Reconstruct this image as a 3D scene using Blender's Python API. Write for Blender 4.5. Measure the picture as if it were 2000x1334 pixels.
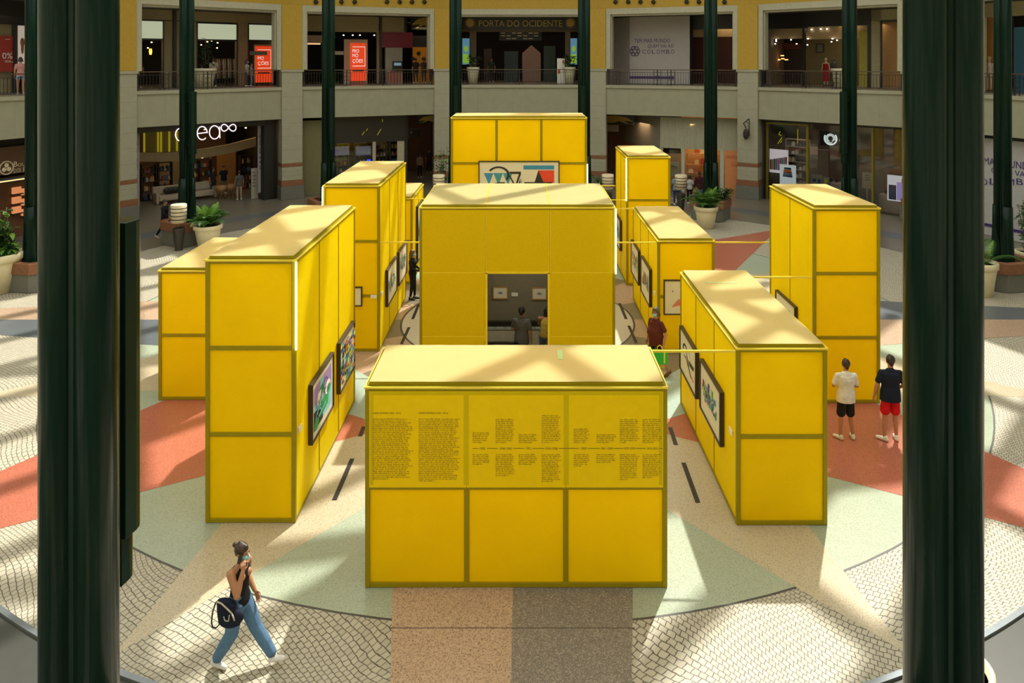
import bpy, math, random
from mathutils import Vector, Matrix
for o in list(bpy.data.objects): bpy.data.objects.remove(o, do_unlink=True)
S = bpy.context.scene; COL = S.collection
R_ = math.radians; PI = math.pi; TAU = 2*math.pi
rnd = random.Random(7)
# ------------------------------------------------------------ camera, sky, sun, exposure
F_, CX, CY, H = 1454.7, 1020.5, 116.1, 8.2          # shift-lens camera, frame 2000 x 1334
cd = bpy.data.cameras.new('camera'); cam = bpy.data.objects.new('camera', cd); COL.objects.link(cam)
cam.location = (0, 0, H); cam.rotation_euler = (R_(90), 0, 0)
cd.sensor_width = 36; cd.lens = F_/2000*36
cd.shift_x = -(CX-1000)/2000; cd.shift_y = (CY-667)/2000
cd.clip_start = .1; cd.clip_end = 300
S.camera = cam
W = bpy.data.worlds.new('world'); S.world = W; W.use_nodes = True
bg = W.node_tree.nodes['Background']; bg.inputs[0].default_value = (1.0, 0.97, 0.86, 1); bg.inputs[1].default_value = 2.45
sl = bpy.data.lights.new('sun', 'SUN'); sl.energy = 5.0; sl.angle = R_(.9); sl.color = (1, .95, .84)
so = bpy.data.objects.new('sun', sl); COL.objects.link(so)
so.rotation_euler = Vector((.295, .60, 1)).to_track_quat('Z', 'Y').to_euler()
so.location = (10, 30, 40)
vs = S.view_settings; vs.view_transform = 'Standard'; vs.look = 'None'; vs.gamma = 1; vs.use_curve_mapping = False
vs.exposure = 0.27

# ------------------------------------------------------------ materials
MATS = {}
def mat(name, col, rough=.6, metal=0, var=.06, scale=6, bump=0, spec=.5, coat=0):
    if name in MATS: return MATS[name]
    m = bpy.data.materials.new(name); m.use_nodes = True; nt = m.node_tree; N = nt.nodes; L = nt.links
    b = N['Principled BSDF']; b.inputs['Roughness'].default_value = rough; b.inputs['Metallic'].default_value = metal
    b.inputs['Specular IOR Level'].default_value = spec; b.inputs['Coat Weight'].default_value = coat
    tc = N.new('ShaderNodeTexCoord'); no = N.new('ShaderNodeTexNoise'); no.inputs['Scale'].default_value = scale
    no.inputs['Detail'].default_value = 4
    L.new(tc.outputs['Object'], no.inputs['Vector'])
    mr = N.new('ShaderNodeMapRange'); mr.inputs['From Min'].default_value = .3; mr.inputs['From Max'].default_value = .7
    mr.inputs['To Min'].default_value = 1-var; mr.inputs['To Max'].default_value = 1+var
    L.new(no.outputs['Fac'], mr.inputs['Value'])
    mx = N.new('ShaderNodeVectorMath'); mx.operation = 'SCALE'; mx.inputs[0].default_value = col[:3]
    L.new(mr.outputs[0], mx.inputs['Scale']); L.new(mx.outputs[0], b.inputs['Base Color'])
    if bump:
        bu = N.new('ShaderNodeBump'); bu.inputs['Strength'].default_value = bump; bu.inputs['Distance'].default_value = .01
        L.new(no.outputs['Fac'], bu.inputs['Height']); L.new(bu.outputs[0], b.inputs['Normal'])
    MATS[name] = m; return m
def emit(name, col, st):
    if name in MATS: return MATS[name]
    m = bpy.data.materials.new(name); m.use_nodes = True; b = m.node_tree.nodes['Principled BSDF']
    b.inputs['Base Color'].default_value = (*[min(1, c*.6) for c in col], 1)
    b.inputs['Emission Color'].default_value = (*col, 1); b.inputs['Emission Strength'].default_value = st
    MATS[name] = m; return m
def glassm():
    m = bpy.data.materials.new('shop_glass'); m.use_nodes = True; nt = m.node_tree; N = nt.nodes; L = nt.links
    N.remove(N['Principled BSDF']); out = N['Material Output']
    t = N.new('ShaderNodeBsdfTransparent'); t.inputs[0].default_value = (.86, .88, .86, 1)
    g = N.new('ShaderNodeBsdfGlossy'); g.inputs['Roughness'].default_value = .03
    fr = N.new('ShaderNodeFresnel'); fr.inputs[0].default_value = 1.5
    mx = N.new('ShaderNodeMixShader'); L.new(fr.outputs[0], mx.inputs[0]); L.new(t.outputs[0], mx.inputs[1]); L.new(g.outputs[0], mx.inputs[2])
    L.new(mx.outputs[0], out.inputs[0]); return m
GLASS = glassm()
def fabric(name, col, tcol, fac, rough=.6, weave=.05):
    m = bpy.data.materials.new(name); m.use_nodes = True; nt = m.node_tree; N = nt.nodes; L = nt.links
    b = N['Principled BSDF']; out = N['Material Output']; b.inputs['Roughness'].default_value = rough
    b.inputs['Specular IOR Level'].default_value = .1
    tc = N.new('ShaderNodeTexCoord'); no = N.new('ShaderNodeTexNoise'); no.inputs['Scale'].default_value = 1.3; no.inputs['Detail'].default_value = 8
    L.new(tc.outputs['Object'], no.inputs['Vector'])
    mr = N.new('ShaderNodeMapRange'); mr.inputs['From Min'].default_value = .3; mr.inputs['From Max'].default_value = .7
    mr.inputs['To Min'].default_value = 1-weave; mr.inputs['To Max'].default_value = 1+weave
    L.new(no.outputs['Fac'], mr.inputs['Value'])
    for c, n_, inp in ((col, b, 'Base Color'),):
        mx = N.new('ShaderNodeVectorMath'); mx.operation = 'SCALE'; mx.inputs[0].default_value = c
        L.new(mr.outputs[0], mx.inputs['Scale']); L.new(mx.outputs[0], b.inputs[inp])
    t = N.new('ShaderNodeBsdfTranslucent'); t.inputs[0].default_value = (*tcol, 1)
    ms = N.new('ShaderNodeMixShader'); ms.inputs[0].default_value = fac
    L.new(b.outputs[0], ms.inputs[1]); L.new(t.outputs[0], ms.inputs[2]); L.new(ms.outputs[0], out.inputs[0])
    MATS[name] = m; return m
def terrazzo(name, col, dark, amt=.35, rough=.3):
    m = bpy.data.materials.new(name); m.use_nodes = True; nt = m.node_tree; N = nt.nodes; L = nt.links
    b = N['Principled BSDF']; b.inputs['Roughness'].default_value = rough
    tc = N.new('ShaderNodeTexCoord'); vo = N.new('ShaderNodeTexVoronoi'); vo.inputs['Scale'].default_value = 85
    L.new(tc.outputs['Object'], vo.inputs['Vector'])
    no = N.new('ShaderNodeTexNoise'); no.inputs['Scale'].default_value = .35; no.inputs['Detail'].default_value = 5
    L.new(tc.outputs['Object'], no.inputs['Vector'])
    sp = N.new('ShaderNodeSeparateColor'); L.new(vo.outputs['Color'], sp.inputs[0])
    mr = N.new('ShaderNodeMapRange'); mr.inputs['From Min'].default_value = .55; mr.inputs['From Max'].default_value = .95
    mr.inputs['To Max'].default_value = amt*1.6; L.new(sp.outputs[0], mr.inputs['Value'])
    m1 = N.new('ShaderNodeMixRGB'); m1.inputs[1].default_value = (*col, 1); m1.inputs[2].default_value = (*dark, 1)
    L.new(mr.outputs[0], m1.inputs[0])
    m2 = N.new('ShaderNodeMapRange'); m2.inputs['From Min'].default_value = .3; m2.inputs['From Max'].default_value = .7
    m2.inputs['To Min'].default_value = .92; m2.inputs['To Max'].default_value = 1.06; L.new(no.outputs['Fac'], m2.inputs['Value'])
    sc = N.new('ShaderNodeVectorMath'); sc.operation = 'SCALE'; L.new(m1.outputs[0], sc.inputs[0]); L.new(m2.outputs[0], sc.inputs['Scale'])
    L.new(sc.outputs[0], b.inputs['Base Color']); MATS[name] = m; return m
def cobbles(name, col, dark):
    m = bpy.data.materials.new(name); m.use_nodes = True; nt = m.node_tree; N = nt.nodes; L = nt.links
    b = N['Principled BSDF']; b.inputs['Roughness'].default_value = .55
    tc = N.new('ShaderNodeTexCoord')
    no = N.new('ShaderNodeTexNoise'); no.inputs['Scale'].default_value = .3; no.inputs['Detail'].default_value = 1
    L.new(tc.outputs['Object'], no.inputs['Vector'])
    s1 = N.new('ShaderNodeVectorMath'); s1.operation = 'SCALE'; s1.inputs['Scale'].default_value = 1.7; L.new(no.outputs['Color'], s1.inputs[0])
    n2 = N.new('ShaderNodeTexNoise'); n2.inputs['Scale'].default_value = 7; L.new(tc.outputs['Object'], n2.inputs['Vector'])
    s2 = N.new('ShaderNodeVectorMath'); s2.operation = 'SCALE'; s2.inputs['Scale'].default_value = .05; L.new(n2.outputs['Color'], s2.inputs[0])
    a1 = N.new('ShaderNodeVectorMath'); L.new(tc.outputs['Object'], a1.inputs[0]); L.new(s1.outputs[0], a1.inputs[1])
    a2 = N.new('ShaderNodeVectorMath'); L.new(a1.outputs[0], a2.inputs[0]); L.new(s2.outputs[0], a2.inputs[1])
    mp = N.new('ShaderNodeMapping'); mp.inputs['Rotation'].default_value = (0, 0, R_(38)); L.new(a2.outputs[0], mp.inputs[0])
    br = N.new('ShaderNodeTexBrick'); br.inputs['Scale'].default_value = 1; br.inputs['Brick Width'].default_value = .095; br.inputs['Row Height'].default_value = .085
    br.inputs['Mortar Size'].default_value = .0062; br.inputs['Mortar Smooth'].default_value = .25; br.inputs['Bias'].default_value = -.1
    br.inputs['Color1'].default_value = (*col, 1); br.inputs['Color2'].default_value = (*[c*.84 for c in col], 1); br.inputs['Mortar'].default_value = (*dark, 1)
    L.new(mp.outputs[0], br.inputs['Vector'])
    L.new(br.outputs['Color'], b.inputs['Base Color'])
    bu = N.new('ShaderNodeBump'); bu.inputs['Strength'].default_value = .35; bu.inputs['Distance'].default_value = .008; bu.invert = True
    L.new(br.outputs['Fac'], bu.inputs['Height']); L.new(bu.outputs[0], b.inputs['Normal'])
    MATS[name] = m; return m

# ------------------------------------------------------------ mesh builder
FONT = {}
def text_geo(s):
    if s in FONT: return FONT[s]
    c = bpy.data.curves.new('t', 'FONT'); c.body = s; c.size = 1; c.resolution_u = 3; c.fill_mode = 'FRONT'
    o = bpy.data.objects.new('t', c); me = bpy.data.meshes.new_from_object(o)
    v = [(p.co.x, p.co.y) for p in me.vertices]; f = [tuple(p.vertices) for p in me.polygons]
    bpy.data.objects.remove(o); bpy.data.curves.remove(c); bpy.data.meshes.remove(me)
    xs = [a[0] for a in v] or [0, 1]; ys = [a[1] for a in v] or [0, 1]
    FONT[s] = (v, f, min(xs), max(xs), min(ys), max(ys)); return FONT[s]
class MB:
    def __init__(s): s.v = []; s.f = []; s.mi = []; s.sm = []; s.cur = 0; s.T = None
    def add(s, vs, fs, smooth=False, T=None):
        o = len(s.v); T = T or s.T
        s.v += [tuple(T @ Vector(v)) if T else tuple(v) for v in vs]
        s.f += [tuple(o+i for i in f) for f in fs]; s.mi += [s.cur]*len(fs); s.sm += [smooth]*len(fs); return s
    def box(s, x0, x1, y0, y1, z0, z1, T=None):
        if x0 > x1: x0, x1 = x1, x0
        if y0 > y1: y0, y1 = y1, y0
        if z0 > z1: z0, z1 = z1, z0
        return s.add([(x, y, z) for z in (z0, z1) for y in (y0, y1) for x in (x0, x1)],
                     [(0, 2, 3, 1), (4, 5, 7, 6), (0, 1, 5, 4), (2, 6, 7, 3), (0, 4, 6, 2), (1, 3, 7, 5)], T=T)
    def poly(s, pts): return s.add(pts, [tuple(range(len(pts)))])
    def prism(s, pts, z0, z1):
        n = len(pts); return s.add([(x, y, z0) for x, y in pts]+[(x, y, z1) for x, y in pts],
            [tuple(range(n-1, -1, -1)), tuple(range(n, 2*n))]+[(i, (i+1) % n, n+(i+1) % n, n+i) for i in range(n)])
    def fprism(s, pts, y0, y1):      # outline in x,z, thickness along y (y0 front)
        n = len(pts); return s.add([(x, y0, z) for x, z in pts]+[(x, y1, z) for x, z in pts],
            [tuple(range(n)), tuple(range(2*n-1, n-1, -1))]+[(i, n+i, n+(i+1) % n, (i+1) % n) for i in range(n)])
    def lathe(s, prof, c=(0, 0, 0), n=24, smooth=True, sx=1, sy=1, a0=0):
        vs = []; fs = []
        for r, z in prof:
            for k in range(n):
                a = a0+TAU*k/n; vs.append((c[0]+r*sx*math.cos(a), c[1]+r*sy*math.sin(a), c[2]+z))
        for i in range(len(prof)-1):
            for k in range(n):
                fs.append((i*n+k, i*n+(k+1) % n, (i+1)*n+(k+1) % n, (i+1)*n+k))
        if prof[0][0] > 1e-5: fs.append(tuple(range(n-1, -1, -1)))
        if prof[-1][0] > 1e-5: fs.append(tuple((len(prof)-1)*n+k for k in range(n)))
        return s.add(vs, fs, smooth)
    def cone(s, p0, r0, p1, r1, n=12, smooth=True):
        p0 = Vector(p0); p1 = Vector(p1); q = (p1-p0).to_track_quat('Z', 'Y').to_matrix()
        vs = [];
        for p, r in ((p0, r0), (p1, r1)):
            for k in range(n): vs.append(p+q @ Vector((r*math.cos(TAU*k/n), r*math.sin(TAU*k/n), 0)))
        return s.add(vs, [(k, (k+1) % n, n+(k+1) % n, n+k) for k in range(n)]+[tuple(range(n-1, -1, -1)), tuple(range(n, 2*n))], smooth)
    def tube(s, pts, r, n=8):
        for a, b in zip(pts, pts[1:]): s.cone(a, r, b, r, n)
        return s
    def cap(s, p0, r0, p1, r1, n=12):    # rounded cone, closed
        p0 = Vector(p0); p1 = Vector(p1); d = p1-p0
        if d.length < 1e-6: d = Vector((0, 0, 1e-4)); p1 = p0+d
        q = d.to_track_quat('Z', 'Y').to_matrix(); vs = []; rows = []
        for a in (-90, -50, -15): rows.append((p0, r0, R_(a)))
        for a in (15, 50, 90): rows.append((p1, r1, R_(a)))
        for p, r, a in rows:
            rr = r*math.cos(a) if abs(abs(a)-PI/2) > .01 else r*.02
            for k in range(n): vs.append(p+q @ Vector((rr*math.cos(TAU*k/n), rr*math.sin(TAU*k/n), r*math.sin(a))))
        fs = [(i*n+k, i*n+(k+1) % n, (i+1)*n+(k+1) % n, (i+1)*n+k) for i in range(5) for k in range(n)]
        fs += [tuple(range(n-1, -1, -1)), tuple(range(5*n, 6*n))]
        return s.add(vs, fs, True)
    def ell(s, c, r, M3=None, n=14, m=9):
        c = Vector(c); vs = []
        for i in range(m+1):
            a = -PI/2+PI*i/m; cr = max(math.cos(a), .02)
            for k in range(n):
                p = Vector((r[0]*cr*math.cos(TAU*k/n), r[1]*cr*math.sin(TAU*k/n), r[2]*math.sin(a)))
                vs.append(c+(M3 @ p if M3 else p))
        fs = [(i*n+k, i*n+(k+1) % n, (i+1)*n+(k+1) % n, (i+1)*n+k) for i in range(m) for k in range(n)]
        fs += [tuple(range(n-1, -1, -1)), tuple(range(m*n, (m+1)*n))]
        return s.add(vs, fs, True)
    def loft(s, rings, n=20):      # rings: (centre, rx, ry, ux)  horizontal ellipses
        vs = []
        for c, rx, ry, ux in rings:
            c = Vector(c); u = Vector(ux).normalized(); w = Vector((-u.y, u.x, 0))
            for k in range(n): vs.append(c+u*(rx*math.cos(TAU*k/n))+w*(ry*math.sin(TAU*k/n)))
        m = len(rings)
        fs = [(i*n+k, i*n+(k+1) % n, (i+1)*n+(k+1) % n, (i+1)*n+k) for i in range(m-1) for k in range(n)]
        fs += [tuple(range(n-1, -1, -1)), tuple(range((m-1)*n, m*n))]
        return s.add(vs, fs, True)
    def text(s, st, x, z, y, h, width=None, align='L', rot=0, hcap=None):   # faces -y, h = height of the glyph box
        v, f, a, b, c, d = text_geo(st)
        k = h/max(d-c, .01) if hcap is None else hcap/.729
        kx = (width/(b-a)) if width else k
        w = (b-a)*kx; ox = {'L': 0, 'C': -w/2, 'R': -w}[align]
        ca, sa = math.cos(rot), math.sin(rot); z0 = c if hcap is None else 0
        pts = []
        for (px, pz) in v:
            lx = (px-a)*kx+ox; lz = (pz-z0)*k; pts.append((x+lx*ca-lz*sa, y, z+lx*sa+lz*ca))
        return s.add(pts, f)
    def build(s, name, m, parent=None, link=True):
        me = bpy.data.meshes.new(name); me.from_pydata(s.v, [], s.f)
        for i, p in enumerate(me.polygons): p.material_index = s.mi[i]; p.use_smooth = s.sm[i]
        for mm in (m if isinstance(m, (list, tuple)) else [m]): me.materials.append(mm)
        me.update(); o = bpy.data.objects.new(name, me); COL.objects.link(o)
        if parent: o.parent = parent
        return o
def tag(o, label, cat, group=None, kind=None):
    o['label'] = label; o['category'] = cat
    if group: o['group'] = group
    if kind: o['kind'] = kind
    return o
def thing(name, label, cat, loc=(0, 0, 0), rz=0, group=None):
    o = bpy.data.objects.new(name, None); o.empty_display_size = .2; COL.objects.link(o)
    o.location = loc; o.rotation_euler = (0, 0, rz); return tag(o, label, cat, group)
def solo(name, label, cat, mb, m, loc=(0, 0, 0), rz=0, group=None, kind=None):
    o = mb.build(name, m); o.location = loc; o.rotation_euler = (0, 0, rz); return tag(o, label, cat, group, kind)
def struct(name, mb, m, loc=(0, 0, 0), rz=0):
    o = mb.build(name, m); o.location = loc; o.rotation_euler = (0, 0, rz); o['kind'] = 'structure'; return o
def dup(o, parent=None, loc=None, rz=None, label=None):
    c = o.copy(); COL.objects.link(c)
    if parent: c.parent = parent
    if loc is not None: c.location = loc
    if rz is not None: c.rotation_euler = (0, 0, rz)
    if label: c['label'] = label
    for ch in list(o.children): dup(ch, c)
    return c
def gnd(px, py, z=0):
    Y = F_*(H-z)/(py-CY); return ((px-CX)*Y/F_, Y)
def bevel(o, w=.01, seg=2):
    b = o.modifiers.new('bevel', 'BEVEL'); b.width = w; b.segments = seg; b.limit_method = 'ANGLE'; return o

# colours
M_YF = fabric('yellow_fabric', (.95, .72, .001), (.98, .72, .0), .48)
M_YR = fabric('sun_paled_roof_fabric', (.68, .615, .29), (.97, .78, .06), .50, weave=.03)  # paler base puts the overexposed sunlight on the tops into the colour
M_YS = fabric('yellow_side_fabric', (.95, .80, .001), (.97, .74, .0), .42)
M_YB = mat('yellow_printed_board', (.86, .60, .001), .6, var=.03, spec=.12)
M_YM = mat('yellow_mesh_board', (.67, .47, .002), .75, var=.10, scale=60, spec=.1)
M_FR = mat('yellow_aluminium_frame', (.30, .235, .002), .5, var=.03, spec=.2)
M_FL = mat('bright_yellow_frame_trim', (.80, .62, .05), .35, var=.03)
M_LED = emit('white_light_tube', (.93, .95, 1.0), 9)
M_GRN = mat('dark_green_painted_steel', (.0035, .017, .011), .2, var=.04, scale=1, spec=.13)
M_STONE = mat('cream_stone', (.34, .34, .25), .6, var=.05, scale=3)
M_STONE2 = mat('grey_green_plaster', (.31, .315, .225), .7, var=.05, scale=2)
M_TERR = mat('terracotta_stone', (.22, .095, .045), .5, var=.18, scale=9)
M_GREY = mat('grey_granite', (.14, .145, .125), .5, var=.18, scale=25)
M_YW = mat('ochre_yellow_wall', (.44, .29, .03), .7, var=.05)
M_DARK = mat('near_black_panel', (.012, .012, .012), .45)
M_BLK = mat('black_metal', (.015, .015, .015), .4)
M_WHT = mat('white_paint', (.75, .75, .72), .5)
M_CREAM = mat('cream_glazed_pot', (.72, .66, .44), .4, var=.04)
M_SOIL = mat('soil', (.04, .025, .015), .9, var=.3, scale=20)
# ------------------------------------------------------------ floor
C0 = Vector((-.15, 23.45)); RP = 24.55
def pol(r, a): a = R_(a); return (C0.x+r*math.sin(a), C0.y+r*math.cos(a))    # angle from +Y towards +X
M_T = {k: terrazzo('terrazzo_'+k, c, d, a) for k, c, d, a in (
    ('sage', (.36, .42, .32), (.21, .25, .19), .5), ('beige', (.50, .44, .31), (.27, .22, .15), .5),
    ('red', (.44, .145, .09), (.26, .07, .045), .6), ('pink', (.50, .36, .25), (.20, .13, .09), .7),
    ('darkgrey', (.155, .14, .125), (.42, .38, .32), .5), ('cream', (.54, .50, .39), (.34, .30, .22), .35),
    ('outer', (.18, .17, .13), (.10, .09, .07), .4), ('bluegrey', (.12, .14, .155), (.06, .07, .08), .5), ('taupe', (.20, .175, .13), (.11, .095, .07), .5),  # outer floor tones darkened in colour to stand in for missing sunlight
    ('teal', (.36, .46, .40), (.20, .28, .25), .5))}
M_COB = cobbles('limestone_cobbles', (.46, .43, .335), (.085, .075, .055))
M_LINE = mat('dark_inlay_line', (.06, .06, .055), .5)
fl = MB(); fmats = list(M_T.values())+[M_COB, M_LINE]; FI = {k: i for i, k in enumerate(M_T)}; FI['cob'] = len(M_T); FI['line'] = len(M_T)+1
def ring(z, r0, r1, a0, a1, key, n=None):
    fl.cur = FI[key]; n = n or max(2, int(abs(a1-a0)/3))
    for i in range(n):
        b0 = a0+(a1-a0)*i/n; b1 = a0+(a1-a0)*(i+1)/n
        p = [pol(r0, b1), pol(r0, b0), pol(r1, b0), pol(r1, b1)]
        if r0 < .01: p = p[1:]
        fl.poly([(x, y, z) for x, y in p][::-1] if False else [(x, y, z) for x, y in p])
dz = .0015
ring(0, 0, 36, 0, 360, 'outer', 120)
for k in range(16):
    a = k*22.5
    ring(dz, 18.3, 24.5, a+5, a+17.5, 'taupe'); ring(dz, 24.5, 36, a-2, a+2, 'bluegrey')
ring(2*dz, 20.2, 21.3, 0, 360, 'bluegrey')
for k in range(8):          # round mosaic medallions in the outer ring
    x, y = pol(21.6, 22.5+45*k)
    for r, key, zz in ((1.15, 'line', 3), (1.05, 'cream', 4), (.8, 'darkgrey', 5), (.5, 'teal', 6), (.22, 'red', 7)):
        fl.cur = FI[key]; fl.poly([(x+r*math.cos(TAU*i/32), y+r*math.sin(TAU*i/32), zz*dz) for i in range(32)])
ring(3*dz, 12.7, 18.2, 0, 360, 'cob', 120)
ring(4*dz, 18.2, 18.32, 0, 360, 'bluegrey', 120)
ring(4*dz, 7.3, 12.66, 0, 360, 'sage', 120); ring(4*dz, 12.66, 12.7, 0, 360, 'line', 120)
def kite(a, tip, half, rs, key, z, side=0):
    # tip radius, half angle at tip, shoulder radius rs
    t = tip-rs; w = math.tan(R_(half))
    def pt(r, off):
        ar = R_(a); ux, uy = math.sin(ar), math.cos(ar)
        return (C0.x+ux*r+uy*off, C0.y+uy*r-ux*off, z)
    fl.cur = FI[key]
    L_ = (tip-rs)*w
    if side == 0: pts = [pt(rs, -L_), pt(tip, 0), pt(rs, L_)]
    elif side < 0: pts = [pt(rs, 0), pt(rs, -L_), pt(tip, 0)]
    else: pts = [pt(rs, 0), pt(tip, 0), pt(rs, L_)]
    fl.poly(pts[::-1] if Vector(pts[1]).to_2d().__sub__(Vector(pts[0]).to_2d()).cross(Vector(pts[2]).to_2d()-Vector(pts[0]).to_2d()) < 0 else pts)
for k in range(8): kite(22.5+45*k, 14.3, 16.5, 6.2, 'beige', 5*dz)
for k in range(4): kite(45+90*k, 17.6, 15, 6.6, 'red', 6*dz)
for k in range(4):
    kite(90*k, 23.8, 8.9, 6, 'pink', 7*dz, 1); kite(90*k, 23.8, 8.9, 6, 'darkgrey' if k == 2 else 'bluegrey', 7*dz, -1)
ring(8*dz, 5.7, 7.35, 0, 360, 'teal', 90)
for k in range(8): ring(8*dz, 3.65, 5.7, 45*k, 45*k+22.5, 'pink'); ring(8*dz, 3.65, 5.7, 45*k+22.5, 45*k+45, 'taupe')
ring(8*dz, 0, 3.6, 0, 360, 'cream', 60); ring(8*dz, 3.6, 3.66, 0, 360, 'line', 90)
# joints across the long front ray
fl.cur = FI['line']
fl.box(-1.92, 1.62, 10.72, 10.735, 7.2*dz, 7.6*dz)
floor_o = struct('floor', fl, fmats)

# black tape strips on the floor
strips = [((688, 897), (653, 978)), ((1335, 905), (1363, 983)), ((818, 595), (806, 624)), ((799, 640), (784, 673)), ((1210, 593), (1223, 624)),
          ((1228, 637), (1243, 671)), ((1309, 836), (1320, 870)), ((711, 834), (703, 853))]
where = ['beside the tall box on the left', 'left of the low box at front right', 'near the woman in black', 'nearest the front box on the left of the pavilion',
         'right of the pavilion, farther one', 'right of the pavilion, nearer one', 'beside the right corner of the text wall', 'beside the left corner of the text wall']
for (a, b), wh in zip(strips, where):
    A = Vector(gnd(*a)); B = Vector(gnd(*b)); d = (B-A).normalized(); n = Vector((-d.y, d.x))*.045
    mb = MB(); mb.prism([tuple(A+n), tuple(A-n), tuple(B-n), tuple(B+n)][::-1], .0135, .016)
    solo('floor_strip', 'thin black strip stuck on the pale floor '+wh, 'floor strip', mb, M_BLK, group='black floor strips around the boxes')

# ------------------------------------------------------------ bays of the round gallery
PA = [-170, -147, -124, -100.5, -77.5, -54.8, -33.4, -11.5, 11.5, 33.4, 54.8, 77.5, 100.5, 124, 147, 170, 190]
class Bay:
    def __init__(s, a0, a1):
        p0 = Vector(pol(RP, a0)); p1 = Vector(pol(RP, a1)); s.M = (p0+p1)/2; s.x = (p1-p0).normalized(); s.y = Vector((-s.x.y, s.x.x))
        s.rz = math.atan2(s.x.y, s.x.x); s.w = (p1-p0).length/2
    def xz(s, px, py, d=0):
        dr = Vector(((px-CX)/F_, 1)); t = (s.M.dot(s.y)+d)/dr.dot(s.y)
        p = dr*t; return ((p-s.M).dot(s.x), H-(py-CY)/F_*t)
    def rect(s, x0, y0, x1, y1, d=0):
        xm = (x0+x1)/2; return (s.xz(x0, y0, d)[0], s.xz(x1, y0, d)[0], s.xz(xm, y1, d)[1], s.xz(xm, y0, d)[1])
    def loc(s, x, d=0, z=0): p = s.M+s.x*x+s.y*d; return (p.x, p.y, z)
NM = {4: 'far_left', 5: 'left', 6: 'rear_left', 7: 'rear', 8: 'rear_right', 9: 'right', 10: 'far_right'}
BAYS = {n: Bay(PA[i], PA[i+1]) for i, n in NM.items()}
ZR, ZS0, ZS1, ZO, ZT = 7.58, 4.72, 6.58, 11.05, 17.0
M_FRAME = mat('cream_window_surround', (.42, .41, .30), .6)
M_INT = mat('dim_interior_wall', (.16, .12, .08), .8); M_INTD = mat('dark_interior_wall', (.035, .03, .028), .8)
M_CEIL = mat('dim_ceiling', (.10, .08, .055), .8); M_OLIVE = mat('olive_wall', (.16, .15, .07), .8)
for i, n in NM.items():
    b = BAYS[n]; w = b.w; m = MB()
    m.box(-w, w, -.05, .45, ZS0, ZS1-.18); m.cur = 1; m.box(-w, w, -.14, .5, ZS1-.18, ZS1)
    for xx in (-w*.55, -w*.1, 0.12*w, w*.6): m.cur = 2; m.box(xx, xx+.015, -.054, -.049, ZS0, ZS1-.18)
    m.cur = 0; m.box(-w, w, -.07, -.04, ZS0, ZS0+.12)
    struct('wall_balcony_'+n, m, [M_STONE2, M_STONE, mat('joint_line', (.25, .25, .18))], b.loc(0), b.rz)
    m = MB(); ow = w-.62; m.box(-w, w, 0, .5, ZO+.35, ZT)
    struct('wall_upper_'+n, m, M_YW, b.loc(0), b.rz)
    m = MB(); zf = ZR+.02
    for s_ in (-1, 1):
        m.box(s_*ow, s_*(ow-.28), -.09, .5, zf, ZO); m.box(s_*(ow-.28), s_*(ow-.34), .1, .5, zf, ZO)
    m.box(-ow, ow, -.09, .5, ZO, ZO+.36); m.box(-ow+.28, ow-.28, .1, .5, ZO-.12, ZO)
    struct('trim_%d' % (i-3), m, M_FRAME, b.loc(0), b.rz)
    if n != 'rear':
        pass
for k in range(16):          # the parts of the ring the photo does not reach, plain
    if 4 <= k <= 10: continue
    b = Bay(PA[k], PA[k+1]); m = MB(); m.box(-b.w-.3, b.w+.3, 0, .5, 0, ZT); struct('wall_near_%d' % k, m, mat('bounce_cream_wall', (.80, .77, .64), .7), b.loc(0), b.rz)  # unseen walls made near-white so sunlight bounces onto the box fronts
# gallery floor, ceilings, rear walls
m = MB()
def annul(mb, r0, r1, a0, a1, z0, z1, n=48):
    for i in range(n):
        b0 = a0+(a1-a0)*i/n; b1 = a0+(a1-a0)*(i+1)/n; mb.prism([pol(r0, b1), pol(r0, b0), pol(r1, b0), pol(r1, b1)], z0, z1)
annul(m, RP+.1, 36, -80, 80, ZS1-.35, ZS1-.02); struct('floor_gallery', m, mat('gallery_floor', (.30, .25, .19), .35, var=.1))
m = MB(); annul(m, RP+.2, 36, -80, 80, ZO+.02, ZO+.2); struct('ceiling_gallery', m, M_CEIL)
m = MB(); annul(m, RP+.3, 36, -80, 80, ZS0-.05, ZS0+.1); struct('ceiling_ground', m, M_CEIL)
m = MB(); annul(m, 35.6, 36, -80, 80, 0, ZO, 40); struct('wall_outer', m, M_INTD)
m = MB()
for a in PA[4:12]:
    for z0, z1 in ((0, ZS0-.06), (ZS1, ZO)):
        for a_ in (a,):
            p0 = Vector(pol(RP+.5, a_)); p1 = Vector(pol(35.5, a_)); d = (p1-p0).normalized(); q = Vector((-d.y, d.x))*.12
            if z1 > 6: p0 = Vector(pol(RP+4.2, a_))
            m.prism([tuple(p0+q), tuple(p0-q), tuple(p1-q), tuple(p1+q)][::-1], z0, z1)
struct('wall_partitions', m, M_INT)
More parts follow.
